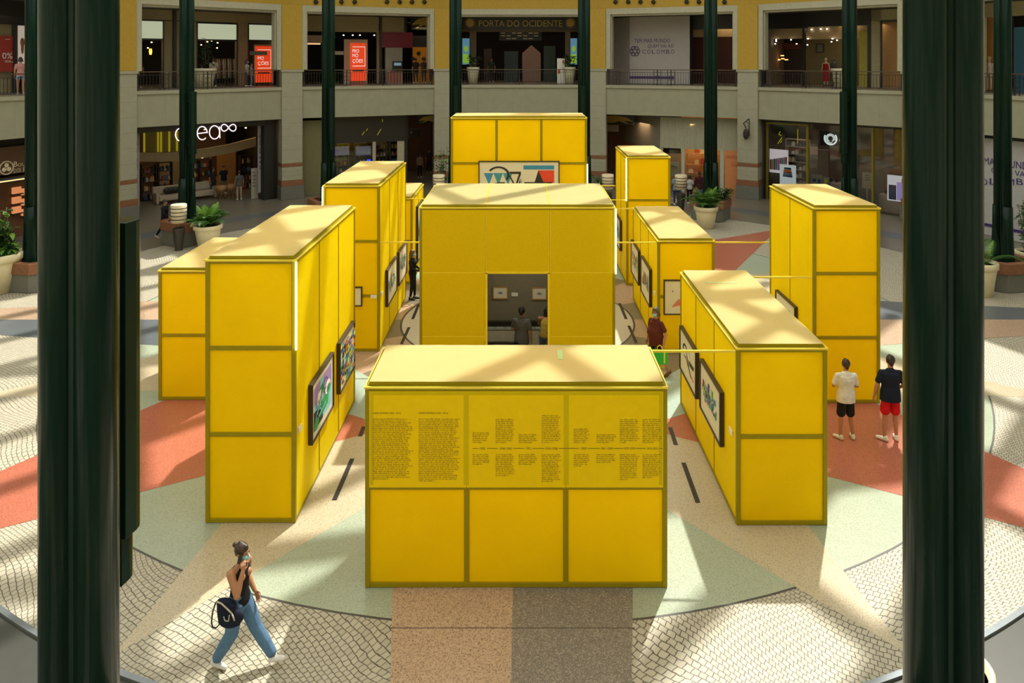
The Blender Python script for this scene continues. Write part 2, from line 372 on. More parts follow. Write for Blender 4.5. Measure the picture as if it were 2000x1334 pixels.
# roof: ring slab, eaves, steel lattice that carries the glass
m = MB(); annul(m, 20.7, 25.2, -180, 180, ZT, ZT+.5, 72); struct('ceiling_roof_ring', m, M_STONE2)
m = MB()
R2 = 20.9
def chord(ang, off, wd, z):
    d = Vector((math.cos(R_(ang)), math.sin(R_(ang)))); n_ = Vector((-d.y, d.x))
    if abs(off) >= R2-.5: return
    h = math.sqrt(R2*R2-off*off); p = C0+n_*off; a = p-d*h; b_ = p+d*h; q = n_*(wd/2)
    m.prism([tuple(a+q), tuple(a-q), tuple(b_-q), tuple(b_+q)][::-1], z, z+.35)
o_ = -20.4
while o_ < 20.5: chord(46, o_, .46, ZT+1.2); o_ += 2.25
o_ = -19.0
while o_ < 20.5: chord(-62, o_, .42, ZT+1.6); o_ += 4.6
o_ = -18.0
while o_ < 20.5: chord(12, o_, .6, ZT+2.0); o_ += 9
struct('ceiling_skylight_lattice', m, mat('roof_steel', (.10, .12, .10), .4))

# stone piers between the bays
pn = ['between the luggage-brown shop and the neon lettering shop', 'right of the neon lettering shop', 'left of the big yellow box at the back', 'right of the big yellow box at the back',
      'right of the orange sale posters', 'right of the phone shop']
for k_, (a, ds) in enumerate(zip(PA[5:11], pn)):
    p = pol(RP, a); t = bpy.data.objects.new('wall_pier_%d' % (k_+1), None); COL.objects.link(t); t.location = (p[0], p[1], 0); t.rotation_euler = (0, 0, -R_(a)); t['kind'] = 'structure'
    def P_(nm, z0, z1, hw, m_, dd=.62):
        mb = MB(); mb.box(-hw, hw, -.30-(hw-.6), dd, z0, z1); return bevel(mb.build(nm, m_, t), .015)
    P_('base', 0, .78, .68, M_GREY); P_('band', .78, 1.12, .65, M_TERR); P_('shaft', 1.12, 1.9, .6, M_STONE); P_('band', 1.9, 2.12, .615, M_TERR)
    P_('shaft', 2.12, ZR-.12, .6, M_STONE); P_('capital', ZR-.12, ZR+.03, .66, M_STONE); P_('pilaster', ZR+.03, ZO+.35, .585, M_YW)
    mb = MB()
    for z in (1.38, 1.64, 2.9, 3.68, 4.46, 5.24, 6.02, 6.8): mb.box(-.602, .602, -.3025, -.3, z, z+.018)
    mb.build('joint_lines', mat('joint_line', (.2, .2, .15)), t)

# round black spotlights in the ochre band
for n in ('rear_left', 'rear_right'):
    b = BAYS[n]
    for px in ((617, 667, 693, 756, 781, 805, 829) if n == 'rear_left' else (1202, 1227, 1251, 1276, 1341, 1365, 1415)):
        x, z = b.xz(px, 4, -.05); t = thing('round_spotlight', 'small round black spotlight set in the ochre wall above the gallery opening', 'spotlight', b.loc(x, 0, z), b.rz, 'round spotlights above the gallery')
        mb = MB(); mb.T = Matrix.Rotation(PI/2, 4, 'X')
        mb.lathe([(.0, .02), (.09, .02), (.12, .10), (.0, .10)], n=16); mb.build('lens', M_BLK, t)
        mb = MB(); mb.T = Matrix.Rotation(PI/2, 4, 'X'); mb.lathe([(.12, -.02), (.17, .06), (.17, .0)], n=16); mb.build('bezel', M_YW, t)

# balcony railings
def railing(n, ds, posts):
    b = BAYS[n]; w = b.w-.72
    t = thing('balcony_railing', 'black metal balcony railing with thin vertical bars '+ds, 'railing', b.loc(0, .1, ZS1), b.rz, 'balcony railings of the upper gallery')
    mb = MB(); mb.box(-w, w, -.035, .035, .95, 1.0); mb.build('top_rail', mat('brown_handrail', (.08, .06, .035), .35), t)
    mb = MB(); mb.box(-w, w, -.012, .012, .80, .825); mb.box(-w, w, -.015, .015, .08, .11); mb.build('lower_rail', M_BLK, t)
    base = None; nb = int(2*w/.155)
    for i in range(nb+1):
        x = -w+2*w*i/nb
        if any(abs(x-q) < .24 for q in posts): continue
        if base is None:
            mb = MB(); mb.box(-.009, .009, -.009, .009, .1, .81); base = mb.build('baluster', M_BLK, t); base.location.x = x
        else: c = base.copy(); COL.objects.link(c); c.parent = t; c.location.x = x
    for q in list(posts)+[-w+.04, w-.04]:
        mb = MB(); mb.box(q-.03, q+.03, -.025, .025, 0, .96); mb.build('post', M_BLK, t)
    for q in posts:
        mb = MB()
        for s_ in (-1, 1):
            mb.box(q+s_*.22-.015, q+s_*.22+.015, -.015, .015, 0, .96)
            for k in range(3):
                for h_ in (0, 1):
                    mb.tube([(q+s_*(.1+.1*math.cos(TAU*j/12)), 0, .22+k*.25+.12*math.sin(TAU*j/12)) for j in range(13)], .008, 5)
        mb.build('scroll_panel', M_BLK, t)
railing('far_left', 'on the far left', [1.5]); railing('left', 'above the neon lettering shop', [BAYS['left'].xz(407, 150)[0], -2.5]); railing('rear_left', 'left of centre, before the red promotion panel', [.8, -1.4])
railing('rear', 'in the centre under the gate sign', [-.05]); railing('rear_right', 'before the pale hoarding', [BAYS['rear_right'].xz(1310, 150)[0], -.8, -3.4])
railing('right', 'above the phone shop', [BAYS['right'].xz(1632, 150)[0], -1.2]); railing('far_right', 'on the far right', [0])

# ------------------------------------------------------------ green clustered columns
def column(x, y, label, duct=True, hz=ZT+.4):
    dx, dy = C0.x-x, C0.y-y; ang = math.atan2(dy, dx)
    t = thing('green_column', label, 'column', (x, y, 0), ang-PI/2, 'green steel columns in a ring')
    r = .168
    for sx in (-1, 1):
        mb = MB(); mb.lathe([(r, .01), (r, hz)], (sx*(r+.003), 0, 0), n=32); mb.build('tube', M_GRN, t)
    mb = MB(); mb.box(-r*.6, r*.6, -r*.5, r*.5, .01, hz); mb.build('core', M_GRN, t)
    for sx in (-1, 1): mb = MB(); mb.lathe([(r*1.5, .01), (r*1.42, .7), (r*1.2, 1.5), (r*1.06, 2.2), (r+.002, 2.9)], (sx*r*1.25, 0, 0), n=28); mb.build('flared_foot', M_GRN, t)
    if duct:
        mb = MB(); pf = [(-.14, .36), (.14, .36)]+[(.14*math.cos(TAU*i/16), .50+.14*math.sin(TAU*i/16)) for i in range(0, 9)]
        mb.prism(pf, 4.0, 6.77); mb.prism([(a*.72, .36+(b_-.36)*.75) for a, b_ in pf], 3.58, 4.0)
        bevel(mb.build('loudspeaker_duct', M_GRN, t), .01)
        for z_ in (4.3, 6.3): mb = MB(); mb.box(-.05, .05, .05, .37, z_, z_+.08); mb.build('bracket', M_BLK, t)
    return t
column(-3.68, 6.18, 'huge dark green clustered column nearest on the left')
column(3.49, 6.18, 'huge dark green clustered column nearest on the right', False)
for a, lb, du in ((-78.6, 'dark green column at the left edge, mostly behind the huge left one', False), (-56.3, 'dark green column in front of the neon lettering shop', True),
              (-33.4, 'dark green column left of centre, behind the tall left box', True), (-11.4, 'dark green column touching the left end of the big back box', True),
              (11.4, 'dark green column touching the right end of the big back box', True), (33.4, 'dark green column before the shop with orange sale posters', False),
              (56, 'dark green column in front of the phone shop', True), (78.6, 'dark green column at the right edge behind the huge right one', False)):
    x, y = pol(17.9, a); column(x, y, lb, du)

# ------------------------------------------------------------ dark raised platforms at the near edge
for s_, wh in ((-1, 'left'), (1, 'right')):
    mb = MB(); annul(mb, 14.68, 19, 180-s_*16, 180-s_*32.2, .016, .16, 14)
    t = thing('raised_platform', 'dark grey curved platform with a metal rim at the near %s corner' % wh, 'platform', (0, 0, 0))
    mb.build('deck', mat('dark_grey_deck', (.045, .048, .042), .35), t)
    mb = MB(); annul(mb, 14.60, 14.68, 180-s_*16, 180-s_*32.4, .016, .2, 20)
    mb.build('metal_rim', mat('dull_steel', (.22, .25, .27), .3, metal=.6), t)
# ------------------------------------------------------------ yellow exhibition boxes
MOD, EX, MZ = 1.5452, .0535, 1.5355
def yellow_box(label, X, Y, nx, ny, nz, front='grid', side='flush', leds=(), door=False):
    Wd, Dp, Hh = nx*MOD+EX, ny*MOD+EX, nz*MZ+EX
    t = thing('exhibition_box', label, 'box', (X, Y, 0), 0, 'yellow exhibition boxes'); b = .075
    mb = MB()
    for x in (0, Wd-b):
        for y in (0, Dp-b): mb.box(x, x+b, y, y+b, 0.012, Hh-.005)
    for z in (.012, Hh-b):
        for y in (0, Dp-b): mb.box(b, Wd-b, y+.002, y+b-.002, z, z+b)
        for x in (0, Wd-b): mb.box(x+.002, x+b-.002, b, Dp-b, z, z+b)
    bevel(mb.build('frame', M_FR, t), .008)
    mb = MB()    # bright outer lip around the roof
    e = .012
    for a in ((-e, Wd+e, -e, .02), (-e, Wd+e, Dp-.02, Dp+e), (-e, .02, .02, Dp-.02), (Wd-.02, Wd+e, .02, Dp-.02)): mb.box(*a, Hh-.03, Hh)
    mb.build('roof_lip', M_FL, t)
    # roof sheet, raised and inset
    g = .055
    mb = MB(); mb.box(g, Wd-g, g, g+.02, Hh-.02, Hh+.055); mb.box(g, Wd-g, Dp-g-.02, Dp-g, Hh-.02, Hh+.055)
    mb.box(g, g+.02, g+.02, Dp-g-.02, Hh-.02, Hh+.055); mb.box(Wd-g-.02, Wd-g, g+.02, Dp-g-.02, Hh-.02, Hh+.055)
    mb.build('roof_rim', M_FR, t)
    mb = MB(); n = 8
    xs = [g+(Wd-2*g)*i/(n*nx) for i in range(n*nx+1)]; ys = [g+(Dp-2*g)*i/(n*ny) for i in range(n*ny+1)]
    rr = random.Random(int(X*100)); hh = [[Hh+.056+.004*rr.random() for _ in xs] for _ in ys]
    mb.add([(x, y, hh[j][i]) for j, y in enumerate(ys) for i, x in enumerate(xs)],
           [(j*len(xs)+i, j*len(xs)+i+1, (j+1)*len(xs)+i+1, (j+1)*len(xs)+i) for j in range(len(ys)-1) for i in range(len(xs)-1)], True)
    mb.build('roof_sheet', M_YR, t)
    if nx > 1:
        for i in range(1, nx):
            if front != 'board': x = b/2+(Wd-b)*i/nx; mb = MB(); mb.box(x-.012, x+.012, g+.02, Dp-g-.02, Hh+.058, Hh+.066); mb.build('roof_seam', M_YF, t)
    pans = {}
    def panel(w_, h_, m_, mk, nm='fabric_panel'):
        key = (round(w_, 3), round(h_, 3), m_.name, nm)
        if key not in pans: pans[key] = mk()
        return pans[key]
    # front and back faces
    for fy, back in ((0, False), (Dp, True)):
        sgn = -1 if not back else 1
        for i in range(nx):
            for k in range(nz):
                if door and not back and i == 1 and k < 2: continue
                x0 = b/2+(Wd-b)*i/nx; x1 = b/2+(Wd-b)*(i+1)/nx; z0 = b/2+(Hh-b)*k/nz; z1 = b/2+(Hh-b)*(k+1)/nz
                fl_ = front == 'flush' and not back; bd = front == 'board' and not back and k == nz-1
                mm = M_YM if fl_ else (M_YB if bd else M_YF)
                q = .004 if (fl_ or bd) else .036; y = fy-sgn*(-.004 if (fl_ or bd) else .028)
                mb = MB()
                if fl_ or bd: mb.box(x0+(0.03 if i == 0 else q), x1-(.03 if i == nx-1 else q), y, y+.012, z0+(q if k else .03), z1-(q if k < nz-1 else .03))
                else: mb.poly([(x0+q, y, z0+q), (x1-q, y, z0+q), (x1-q, y, z1-q), (x0+q, y, z1-q)])
                if not (bd and i != 0) : pass
                mb.build('printed_board' if bd else ('mesh_board' if fl_ else 'fabric_panel'), mm, t)
        yy = fy if not back else fy-.05
        for i in range(1, nx):
            x = b/2+(Wd-b)*i/nx; top = (nz-1 if front == 'board' and not back else nz)
            if not (front == 'flush' and not back): mb = MB(); mb.box(x-.04, x+.04, yy+.008, yy+.05, b, b/2+(Hh-b)*top/nz-(0 if top < nz else b/2)); bevel(mb.build('upright_bar', M_FR, t), .006)
        for k in range(1, nz):
            z = b/2+(Hh-b)*k/nz
            if not (front == 'flush' and not back): mb = MB(); mb.box(b, Wd-b, yy+.006, yy+.05, z-.04, z+.04); bevel(mb.build('cross_bar', M_FR, t), .006)
    if front == 'flush':
        mb = MB()
        for i in range(1, nx):
            x = b/2+(Wd-b)*i/nx; z0_ = MZ*2 if door else 0
            mb.box(x-.02, x-.006, -.006, .0, z0_, Hh-b); mb.box(x+.006, x+.02, -.006, .0, z0_, Hh-b)
        for k in range(1, nz):
            z = b/2+(Hh-b)*k/nz
            for xa, xb in (((b, 1.57), (3.13, Wd-b)) if door and k == 1 else ((b, Wd-b),)): mb.box(xa, xb, -.006, 0, z-.01, z+.01)
        mb.build('panel_seams', mat('seam_yellow', (.78, .58, .01), .5), t)
    # side faces: tall flush fabric strips one module deep
    for x in (.014, Wd-.014):
        for j in range(ny):
            y0 = b/2+(Dp-b)*j/ny+.006+(.05 if j == 0 else 0); y1 = b/2+(Dp-b)*(j+1)/ny-.006-(.05 if j == ny-1 else 0)
            mb = MB(); mb.poly([(x, y0, .05), (x, y1, .05), (x, y1, Hh-.06), (x, y0, Hh-.06)]); mb.build('side_fabric', M_YS, t)
        for j in range(1, ny): y = b/2+(Dp-b)*j/ny; mb = MB(); mb.box(x-.012, x+.012, y-.007, y+.007, .05, Hh-.06); mb.build('side_seam', M_FR, t)
    for (cx, z0, z1) in leds:
        x = -.02 if cx == 'L' else Wd+.004
        mb = MB(); mb.box(x, x+.022, -.03, .005, z0*MZ, z1*MZ+(.02 if z1 == nz else 0)); bevel(mb.build('light_tube', M_LED, t), .006)
    return t, Wd, Dp, Hh
box_A = yellow_box('low wide yellow box nearest the camera with printed text on its front', -2.442, 11.545, 3, 1, 2, 'board')
box_B = yellow_box('tall yellow box at front left, three panels high', -5.608, 13.158, 1, 3, 3, leds=(('R', 2, 3),))
box_C = yellow_box('low yellow box half hidden behind the tall front left one', -8.758, 17.903, 1, 2, 2)
box_D = yellow_box('tall yellow box left of the central pavilion', -5.600, 20.884, 1, 3, 3, leds=(('L', 2, 3),))
box_E = yellow_box('small yellow box peeking out between the tall left box and the pavilion', -5.621, 27.2, 1, 2, 2)
box_F = yellow_box('central yellow pavilion with a doorway into a grey room', -2.468, 17.833, 3, 2, 3, 'flush', leds=(('R', 2, 3),), door=True)
box_G = yellow_box('tallest wide yellow box at the back carrying a long painting', -2.468, 25.592, 3, 1, 4, leds=(('R', 2, 3),))
box_H = yellow_box('slim tall yellow box at the back right with a white light tube', 3.765, 26.995, 1, 2, 3, leds=(('L', 2, 3),))
box_I = yellow_box('low yellow box at mid right behind the man in the maroon shirt', 3.779, 20.837, 1, 3, 2)
box_J = yellow_box('low yellow box at front right with two paintings on its left side', 3.763, 13.092, 1, 3, 2)
box_K = yellow_box('tall yellow box at far right behind the man in the white shirt', 6.928, 17.742, 1, 2, 3)
# thin tie bars between the boxes, two modules above the floor
zb = 2*MZ+.03
def tiebar(x0, y0, x1, y1, lb, z=zb):
    mb = MB(); d = Vector((x1-x0, y1-y0, 0)); L = d.length
    mb.box(0, L, -.018, .018, -.018, .018); mb.cur = 0
    solo('tie_bar', lb, 'bar', bevel_mb(mb), M_FL, (x0, y0, z), math.atan2(d.y, d.x), 'thin yellow bars tying the boxes together')
def bevel_mb(mb): return mb
tiebar(-4.0, 20.93, -2.48, 20.93, 'thin yellow bar from the tall left box to the pavilion', 3.06)
tiebar(2.235, 20.9, 3.765, 20.9, 'thin yellow bar from the pavilion to the low mid right box', 3.06)
tiebar(5.39, 20.93, 6.915, 20.93, 'thin yellow bar over the red floor to the tall far right box', 3.06)
tiebar(2.24, 25.45, 3.775, 25.45, 'thin yellow bar behind the pavilion reaching the far end of the mid right box', 3.10)
tiebar(2.24, 27.05, 3.75, 27.05, 'thin yellow bar from the back box to the foot of the white light tube')
tiebar(2.24, 30.05, 3.75, 30.05, 'thin yellow bar reaching the rear of the slim back right box')
tiebar(-4.0, 27.25, -2.48, 27.1, 'thin yellow bar from the small hidden box to the tallest back box')
tiebar(2.25, 13.12, 3.75, 13.12, 'thin yellow bar from the text box to the low front right box', 3.06)
tiebar(5.37, 17.78, 6.915, 17.78, 'thin yellow bar from the front right box to the tall far right box', 3.0)

# text on the front board of box A (y plane in front of the board)
kx = 11.545/F_; ty = 11.545-.0075
def ax(px): return (px-CX)*kx
def az(py): return H-(py-CY)*kx
M_INK = mat('dark_brown_ink', (.065, .045, .003), .6)
tm = MB()
def lines(x, y0, n, w, seed, pitch=3.73):
    rr = random.Random(seed)
    for i in range(n):
        full = rr.uniform(.82, 1.0) if i < n-1 else rr.uniform(.35, .7)
        px = x; end = x+w*full
        z = az(y0+i*pitch)
        while px < end-1:
            wl = min(rr.uniform(3, 11), end-px)
            a = px
            while a < px+wl-.5:
                tall = rr.random(); h = .0115+(.006 if tall < .25 else 0); dn = .005 if tall > .9 else 0
                tm.add([(ax(a), ty, z-dn), (ax(a+.62), ty, z-dn), (ax(a+.62), ty, z+h), (ax(a), ty, z+h)], [(0, 1, 2, 3)])
                a += 1.28
            px += wl+1.5
        pass
lines(728, 819, 33, 80, 1, 3.66); lines(818, 819, 34, 81, 2, 3.66)
tm.text('NADIR AFONSO (1920 – 2013)', ax(728), az(809), ty, .034, ax(783)-ax(728))
tm.text('NADIR AFONSO (1920 – 2013)', ax(818), az(809), ty, .034, ax(875)-ax(818))
colx = [923, 968, 1013, 1058, 1120.5, 1165, 1210.5, 1255]
tops = [6, 13, 5, 15, 8, 5, 13, 13]; bots = [6, 12, 6, 15, 7, 5, 14, 13]; ws = [35, 39, 38, 38, 32, 39, 38, 38]
years = ['1920', '1946-1962', '1951', '1954-1958', '1959', '1961-1969', '1970-1976', '2010-2012']
cen = [942, 988, 1032.5, 1077, 1140, 1185, 1229.5, 1274.5]; yw = [11, 23, 10, 23, 11, 23, 22, 22]
for i, x in enumerate(colx):
    lines(x, 864.5-(tops[i]-1)*3.72, tops[i], ws[i], 10+i, 3.72); lines(x, 888.5, bots[i], ws[i], 30+i, 3.72)
    tm.text(years[i], ax(cen[i]), az(877.6), ty, .034, ax(cen[i]+yw[i]/2)-ax(cen[i]-yw[i]/2), 'C')
for a, b_ in ((923, 934), (951, 972), (1003, 1024), (1040, 1063), (1091, 1131), (1148, 1171), (1198, 1217), (1242, 1261), (1288, 1294)):
    tm.add([(ax(a), ty, az(875.9)), (ax(b_), ty, az(875.9)), (ax(b_), ty, az(874.9)), (ax(a), ty, az(874.9))], [(0, 1, 2, 3)])
for v in range(len(tm.v)): tm.v[v] = (tm.v[v][0]+2.442, tm.v[v][1]-11.545, tm.v[v][2])
o = tm.build('printed_text', M_INK, box_A[0]); o['label'] = 'dark printed columns of text and a dated timeline'
m_sb = mat('painted_frame_shadow', (.62, .47, .002), .6, var=.02, spec=.1)  # darker bands paint the frame's shadow showing through the board
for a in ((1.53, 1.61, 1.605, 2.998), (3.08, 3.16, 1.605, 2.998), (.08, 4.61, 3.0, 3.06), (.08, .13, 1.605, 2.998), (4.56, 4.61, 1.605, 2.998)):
    mb = MB(); mb.box(a[0], a[1], -.0055, -.0042, a[2], a[3]); mb.build('frame_shadow_band', m_sb, box_A[0])
# green strip seen on roofs of A and J
for (X0, Y0, hh, x0, x1, y0, y1) in ((box_A[0], 11.545, box_A[3], 3.04, 3.12, .9, 1.3), (box_J[0], 13.09, box_J[3], .35, 1.05, 3.62, 3.67)):
    mb = MB(); mb.box(x0, x1, y0, y1, hh+.062, hh+.066); mb.build('tape', mat('pale_green_tape', (.45, .60, .20), .5), X0)

# ------------------------------------------------------------ framed paintings (generic abstract shapes)
M_PF = mat('dark_brown_picture_frame', (.025, .018, .012), .4); M_MAT_ = mat('cream_picture_mount', (.70, .66, .50), .7, var=.02)
ART = {k: mat('paint_'+k, c, .6, var=.08) for k, c in dict(black=(.02, .02, .015), blue=(.04, .25, .45), navy=(.03, .06, .25), cyan=(.25, .6, .75), red=(.7, .06, .02), green=(.03, .35, .10),
       lime=(.35, .6, .05), yellow=(.85, .65, .05), purple=(.35, .22, .5), orange=(.8, .3, .03), teal=(.05, .28, .35), white=(.8, .8, .74), pale=(.55, .68, .72), grey=(.3, .32, .33)).items()}
AK = list(ART)
def painting(label, loc, rz, w, h, style, th=.09, mount=.12, group='framed abstract paintings on the boxes', frame=None):
    t = thing('framed_painting', label, 'painting', loc, rz, group)     # hangs on a wall at +y; faces -y; origin bottom centre
    mb = MB(); f = .035
    mb.box(-w/2, w/2, -th, 0, 0, f); mb.box(-w/2, w/2, -th, 0, h-f, h); mb.box(-w/2, -w/2+f, -th, 0, f, h-f); mb.box(w/2-f, w/2, -th, 0, f, h-f)
    bevel(mb.build('frame', frame or M_PF, t), .005)
    mb = MB(); mb.box(-w/2+f, w/2-f, -th*.7, -.005, f, h-f); mb.build('mount', M_MAT_, t)
    y = -th*.7-.002; a = MB(); used = AK; rr = random.Random(hash_(label))
    cw, chh = w-2*f-2*mount, h-2*f-2*mount; x0, z0 = -cw/2, f+mount
    lay = [0]
    def P(pts, col):
        lay[0] += 1; a.cur = AK.index(col); yy = y-lay[0]*.00025
        a.poly([(x0+cw*px, yy, z0+chh*pz) for px, pz in pts])
    def arc(cx, cz, r, a0, a1, wd, col, n=14, asp=1):
        for i in range(n):
            p, q = R_(a0+(a1-a0)*i/n), R_(a0+(a1-a0)*(i+1)/n); ri, ro = r-wd/2, r+wd/2
            P([(cx+ri*math.cos(p)*asp, cz+ri*math.sin(p)), (cx+ro*math.cos(p)*asp, cz+ro*math.sin(p)), (cx+ro*math.cos(q)*asp, cz+ro*math.sin(q)), (cx+ri*math.cos(q)*asp, cz+ri*math.sin(q))], col)
    def disc(cx, cz, r, col, asp=1, n=18): P([(cx+r*asp*math.cos(TAU*i/n), cz+r*math.sin(TAU*i/n)) for i in range(n)], col)
    if style == 'long':
        asp = chh/cw
        for k in range(3): P([(.02+.13*k+.0, .82), (.17+.13*k-.02, .82), (.09+.13*k, .55)], 'teal' if k else 'blue')
        P([(.28, .36), (.36, .36), (.32, .52)], 'blue'); P([(.44, .30), (.52, .30), (.52, .72)], 'black'); P([(.53, .30), (.56, .30), (.53, .74)], 'blue')
        P([(.36, .85), (.53, .85), (.52, .80), (.39, .80)], 'black'); P([(.34, .83), (.36, .83), (.46, .52), (.445, .50)], 'black'); P([(.50, .81), (.53, .81), (.46, .50), (.445, .53)], 'black')
        P([(.56, .90), (.98, .90), (.98, .99), (.56, .99)], 'blue'); P([(.76, .60), (.98, .60), (.98, .88), (.76, .88)], 'red')
        P([(.71, .60), (.84, .60), (.765, .88)], 'black')
        P([(.57, .62)]+[(.76+.19*math.cos(R_(180+180*i/14)), .62+.2*math.sin(R_(180+180*i/14))) for i in range(15)]+[(.95, .62)], 'black')
        arc(.22, .78, .17, 150, -40, .04, 'black', asp=asp*1.3); arc(.27, .38, .22, 170, 80, .04, 'black', asp=asp*1.6)
        for cx in (.13, .5): disc(cx, .28, .17, 'red', asp*1.4); disc(cx, .24, .08, 'black', asp*1.4)
        for k in range(8): P([(.58+.05*k, .28), (.60+.05*k, .28), (.59+.05*k, .36)], 'navy')
        P([(0, 0), (1, 0), (1, .16), (0, .1)], 'cyan'); P([(.1, .05), (.4, .05), (.3, .2)], 'red')
    elif style == 'land':
        P([(0, 0), (1, 0), (1, 1), (0, 1)], 'cyan'); P([(.5, .5), (1, .45), (1, 1), (.55, 1)], 'purple'); P([(0, .6), (.3, .55), (.35, 1), (0, 1)], 'purple')
        P([(0, 0), (.5, 0), (.45, .35), (0, .45)], 'black'); P([(.35, .1), (.8, .15), (.85, .5), (.4, .45)], 'green'); P([(.3, .55), (.55, .6), (.5, .85), (.3, .8)], 'green')
        disc(.15, .1, .13, 'green'); disc(.78, .55, .16, 'white'); disc(.83, .48, .11, 'green'); P([(.15, .5), (.4, .5), (.4, .75), (.22, .75)], 'white')
        for k in range(4): arc(.25+.1*k, .2+.12*k, .16, 10+30*k, 170+20*k, .035, 'cyan')
        for k in range(7): P([(.1+.11*k, .48+.05*(k % 3)), (.13+.11*k, .48+.05*(k % 3)), (.13+.11*k, .6), (.1+.11*k, .62)], rr.choice(['navy', 'white', 'black']))
        arc(.6, .75, .12, 0, 300, .03, 'navy'); P([(.2, .2), (.6, .28), (.6, .33), (.2, .26)], 'cyan')
    elif style == 'mosaic':
        n = 9
        for i in range(n):
            for j in range(n+2):
                x, z = i/n, j/(n+2); c = rr.choice(['red', 'navy', 'blue', 'black', 'yellow', 'cyan', 'orange', 'white', 'black'])
                P([(x, z), (x+1/n, z), (x+1/n, z+1/(n+2)), (x, z+1/(n+2))], c)
                P([(x, z), (x+1/n, z), (x+.5/n, z+1/(n+2))], rr.choice(['red', 'navy', 'black', 'yellow', 'cyan', 'green', 'blue']))
    elif style == 'dots':
        for i in range(9):
            for j in range(6):
                x, z = .1+.06*i+.03*j, .12+.055*j+.02*i; disc(x, z, .024, 'red' if i < 5 else 'navy', n=10)
        for i in range(9): P([(.05+rr.random()*.7, .55+.04*i), (.5+.4*rr.random(), .56+.04*i), (.6, .575+.04*i)], 'pale')
        for i in range(5): P([(.55+.07*i, .5), (.58+.07*i, .5), (.6+.07*i, .62), (.57+.07*i, .6)], 'navy')
        P([(.08, .72), (.10, .72), (.10, .8), (.08, .8)], 'navy')
    elif style == 'strokes':
        arc(.3, .68, .16, 20, 200, .07, 'black'); P([(.4, .7), (.5, .5), (.75, .1), (.7, .1), (.42, .45)], 'black'); P([(.55, .55), (.95, .6), (.9, .45), (.6, .42)], 'black')
        P([(.15, .45), (.35, .5), (.33, .42)], 'navy'); P([(.6, .25), (.95, .15), (.9, .1)], 'red'); arc(.55, .62, .16, 0, 330, .015, 'grey'); P([(.2, .55), (.5, .3), (.52, .33)], 'red')
    elif style == 'sketch':
        P([(.3, .35), (.7, .35), (.72, .6), (.3, .62)], 'grey'); P([(.38, .45), (.6, .45), (.55, .58)], 'black')
    else:       # 'city': clusters of narrow coloured verticals with washes
        for i in range(8):
            x, z = rr.random()*.75, .25+rr.random()*.5; P([(x, z), (x+.2+rr.random()*.1, z+.03), (x+.22, z+.12), (x, z+.1)], 'pale')
        for i in range(46):
            x = .04+rr.random()*.85; z = .2+rr.random()*.45; hh = .06+rr.random()*.22; ww = .02+rr.random()*.06
            P([(x, z), (x+ww, z+rr.uniform(-.03, .03)), (x+ww*.9, z+hh), (x+rr.uniform(-.02, .02), z+hh*.9)], rr.choice(style.split('_')))
        for i in range(6): disc(.1+.8*rr.random(), .25+.4*rr.random(), .03+.03*rr.random(), rr.choice(style.split('_')))
        for i in range(5): arc(.2+.6*rr.random(), .3+.4*rr.random(), .08+.08*rr.random(), 0, 180+100*rr.random(), .012, 'black')
    a.build('painted_shapes', [ART[k] for k in AK], t)
    return t
def hash_(s): return sum((i+1)*ord(c) for i, c in enumerate(s))
def plaque(label, loc, rz, group='small white caption plaques beside the paintings'):
    mb = MB(); mb.box(-.09, .09, -.02, 0, 0, .10); solo('caption_plaque', label, 'plaque', mb, M_WHT, loc, rz, group)
RX = PI/2; LX = -PI/2      # hanging on a face that looks to +x / to -x
bx = -5.608+1.5987; 
painting('framed painting of green, blue and purple swirls on the tall front left box', (bx+.001, 14.72, .98), RX, 1.6, 1.13, 'land')
painting('framed painting with a dense mosaic of coloured squares on the tall front left box', (bx+.001, 16.75, .98), RX, 1.42, 1.10, 'mosaic', mount=.07)
plaque('small white plaque nearest on the tall front left box', (bx+.001, 13.38, 1.52), RX); plaque('small white plaque at the far end of the tall front left box', (bx+.001, 17.6, 1.5), RX)
dx_ = -5.6+1.5987
painting('framed painting of blue strokes on white beside the pavilion, nearer to the camera', (dx_+.001, 22.5, .98), RX, 1.6, 1.08, 'blue_cyan_navy_yellow')
painting('framed painting with a grey and lime cluster, just left of the woman in black', (dx_+.001, 24.5, .98), RX, 1.6, 1.08, 'grey_navy_lime_pale_teal')
plaque('small plaque low on the corner of the tall box left of the pavilion', (dx_+.001, 21.15, 1.5), RX)
painting('small framed drawing half hidden on the front of the tall box left of the pavilion', (-4.95, 20.884+.022, 1.28), 0, .92, .55, 'sketch', th=.06, mount=.05)
plaque('white plaque right of the half hidden small drawing', (-4.17, 20.9, 1.5), 0)
ex = -5.621+1.5987
painting('tall framed painting in greens seen edge-on above the woman in black', (ex+.001, 28.85, .55), RX, 1.5, 2.1, 'teal_green_black_cyan')
painting('long framed painting of triangles and red discs on the tallest back box', (-.12, 25.592-.001, 2.9), 0, 2.78, 1.82, 'long', mount=.1)
hx = 3.765
painting('framed painting seen edge-on beside the slim back right box', (hx-.001, 28.9, .95), LX, 1.5, 1.15, 'grey_green_pale')
ix = 3.779
painting('framed painting with red and green accents, farther one on the low mid right box', (ix-.001, 24.6, .97), LX, 1.6, 1.1, 'red_green_yellow_cyan_grey')
painting('framed painting of yellow and blue verticals behind the man in maroon', (ix-.001, 22.5, .97), LX, 1.6, 1.1, 'yellow_blue_navy_orange_grey')
painting('framed painting with red checker dots on the front of the low mid right box', (4.62, 20.837+.022, 1.06), 0, 1.35, .98, 'dots', th=.06)
plaque('small plaque on the corner of the low mid right box', (ix-.001, 21.2, 1.5), LX)
jx = 3.763
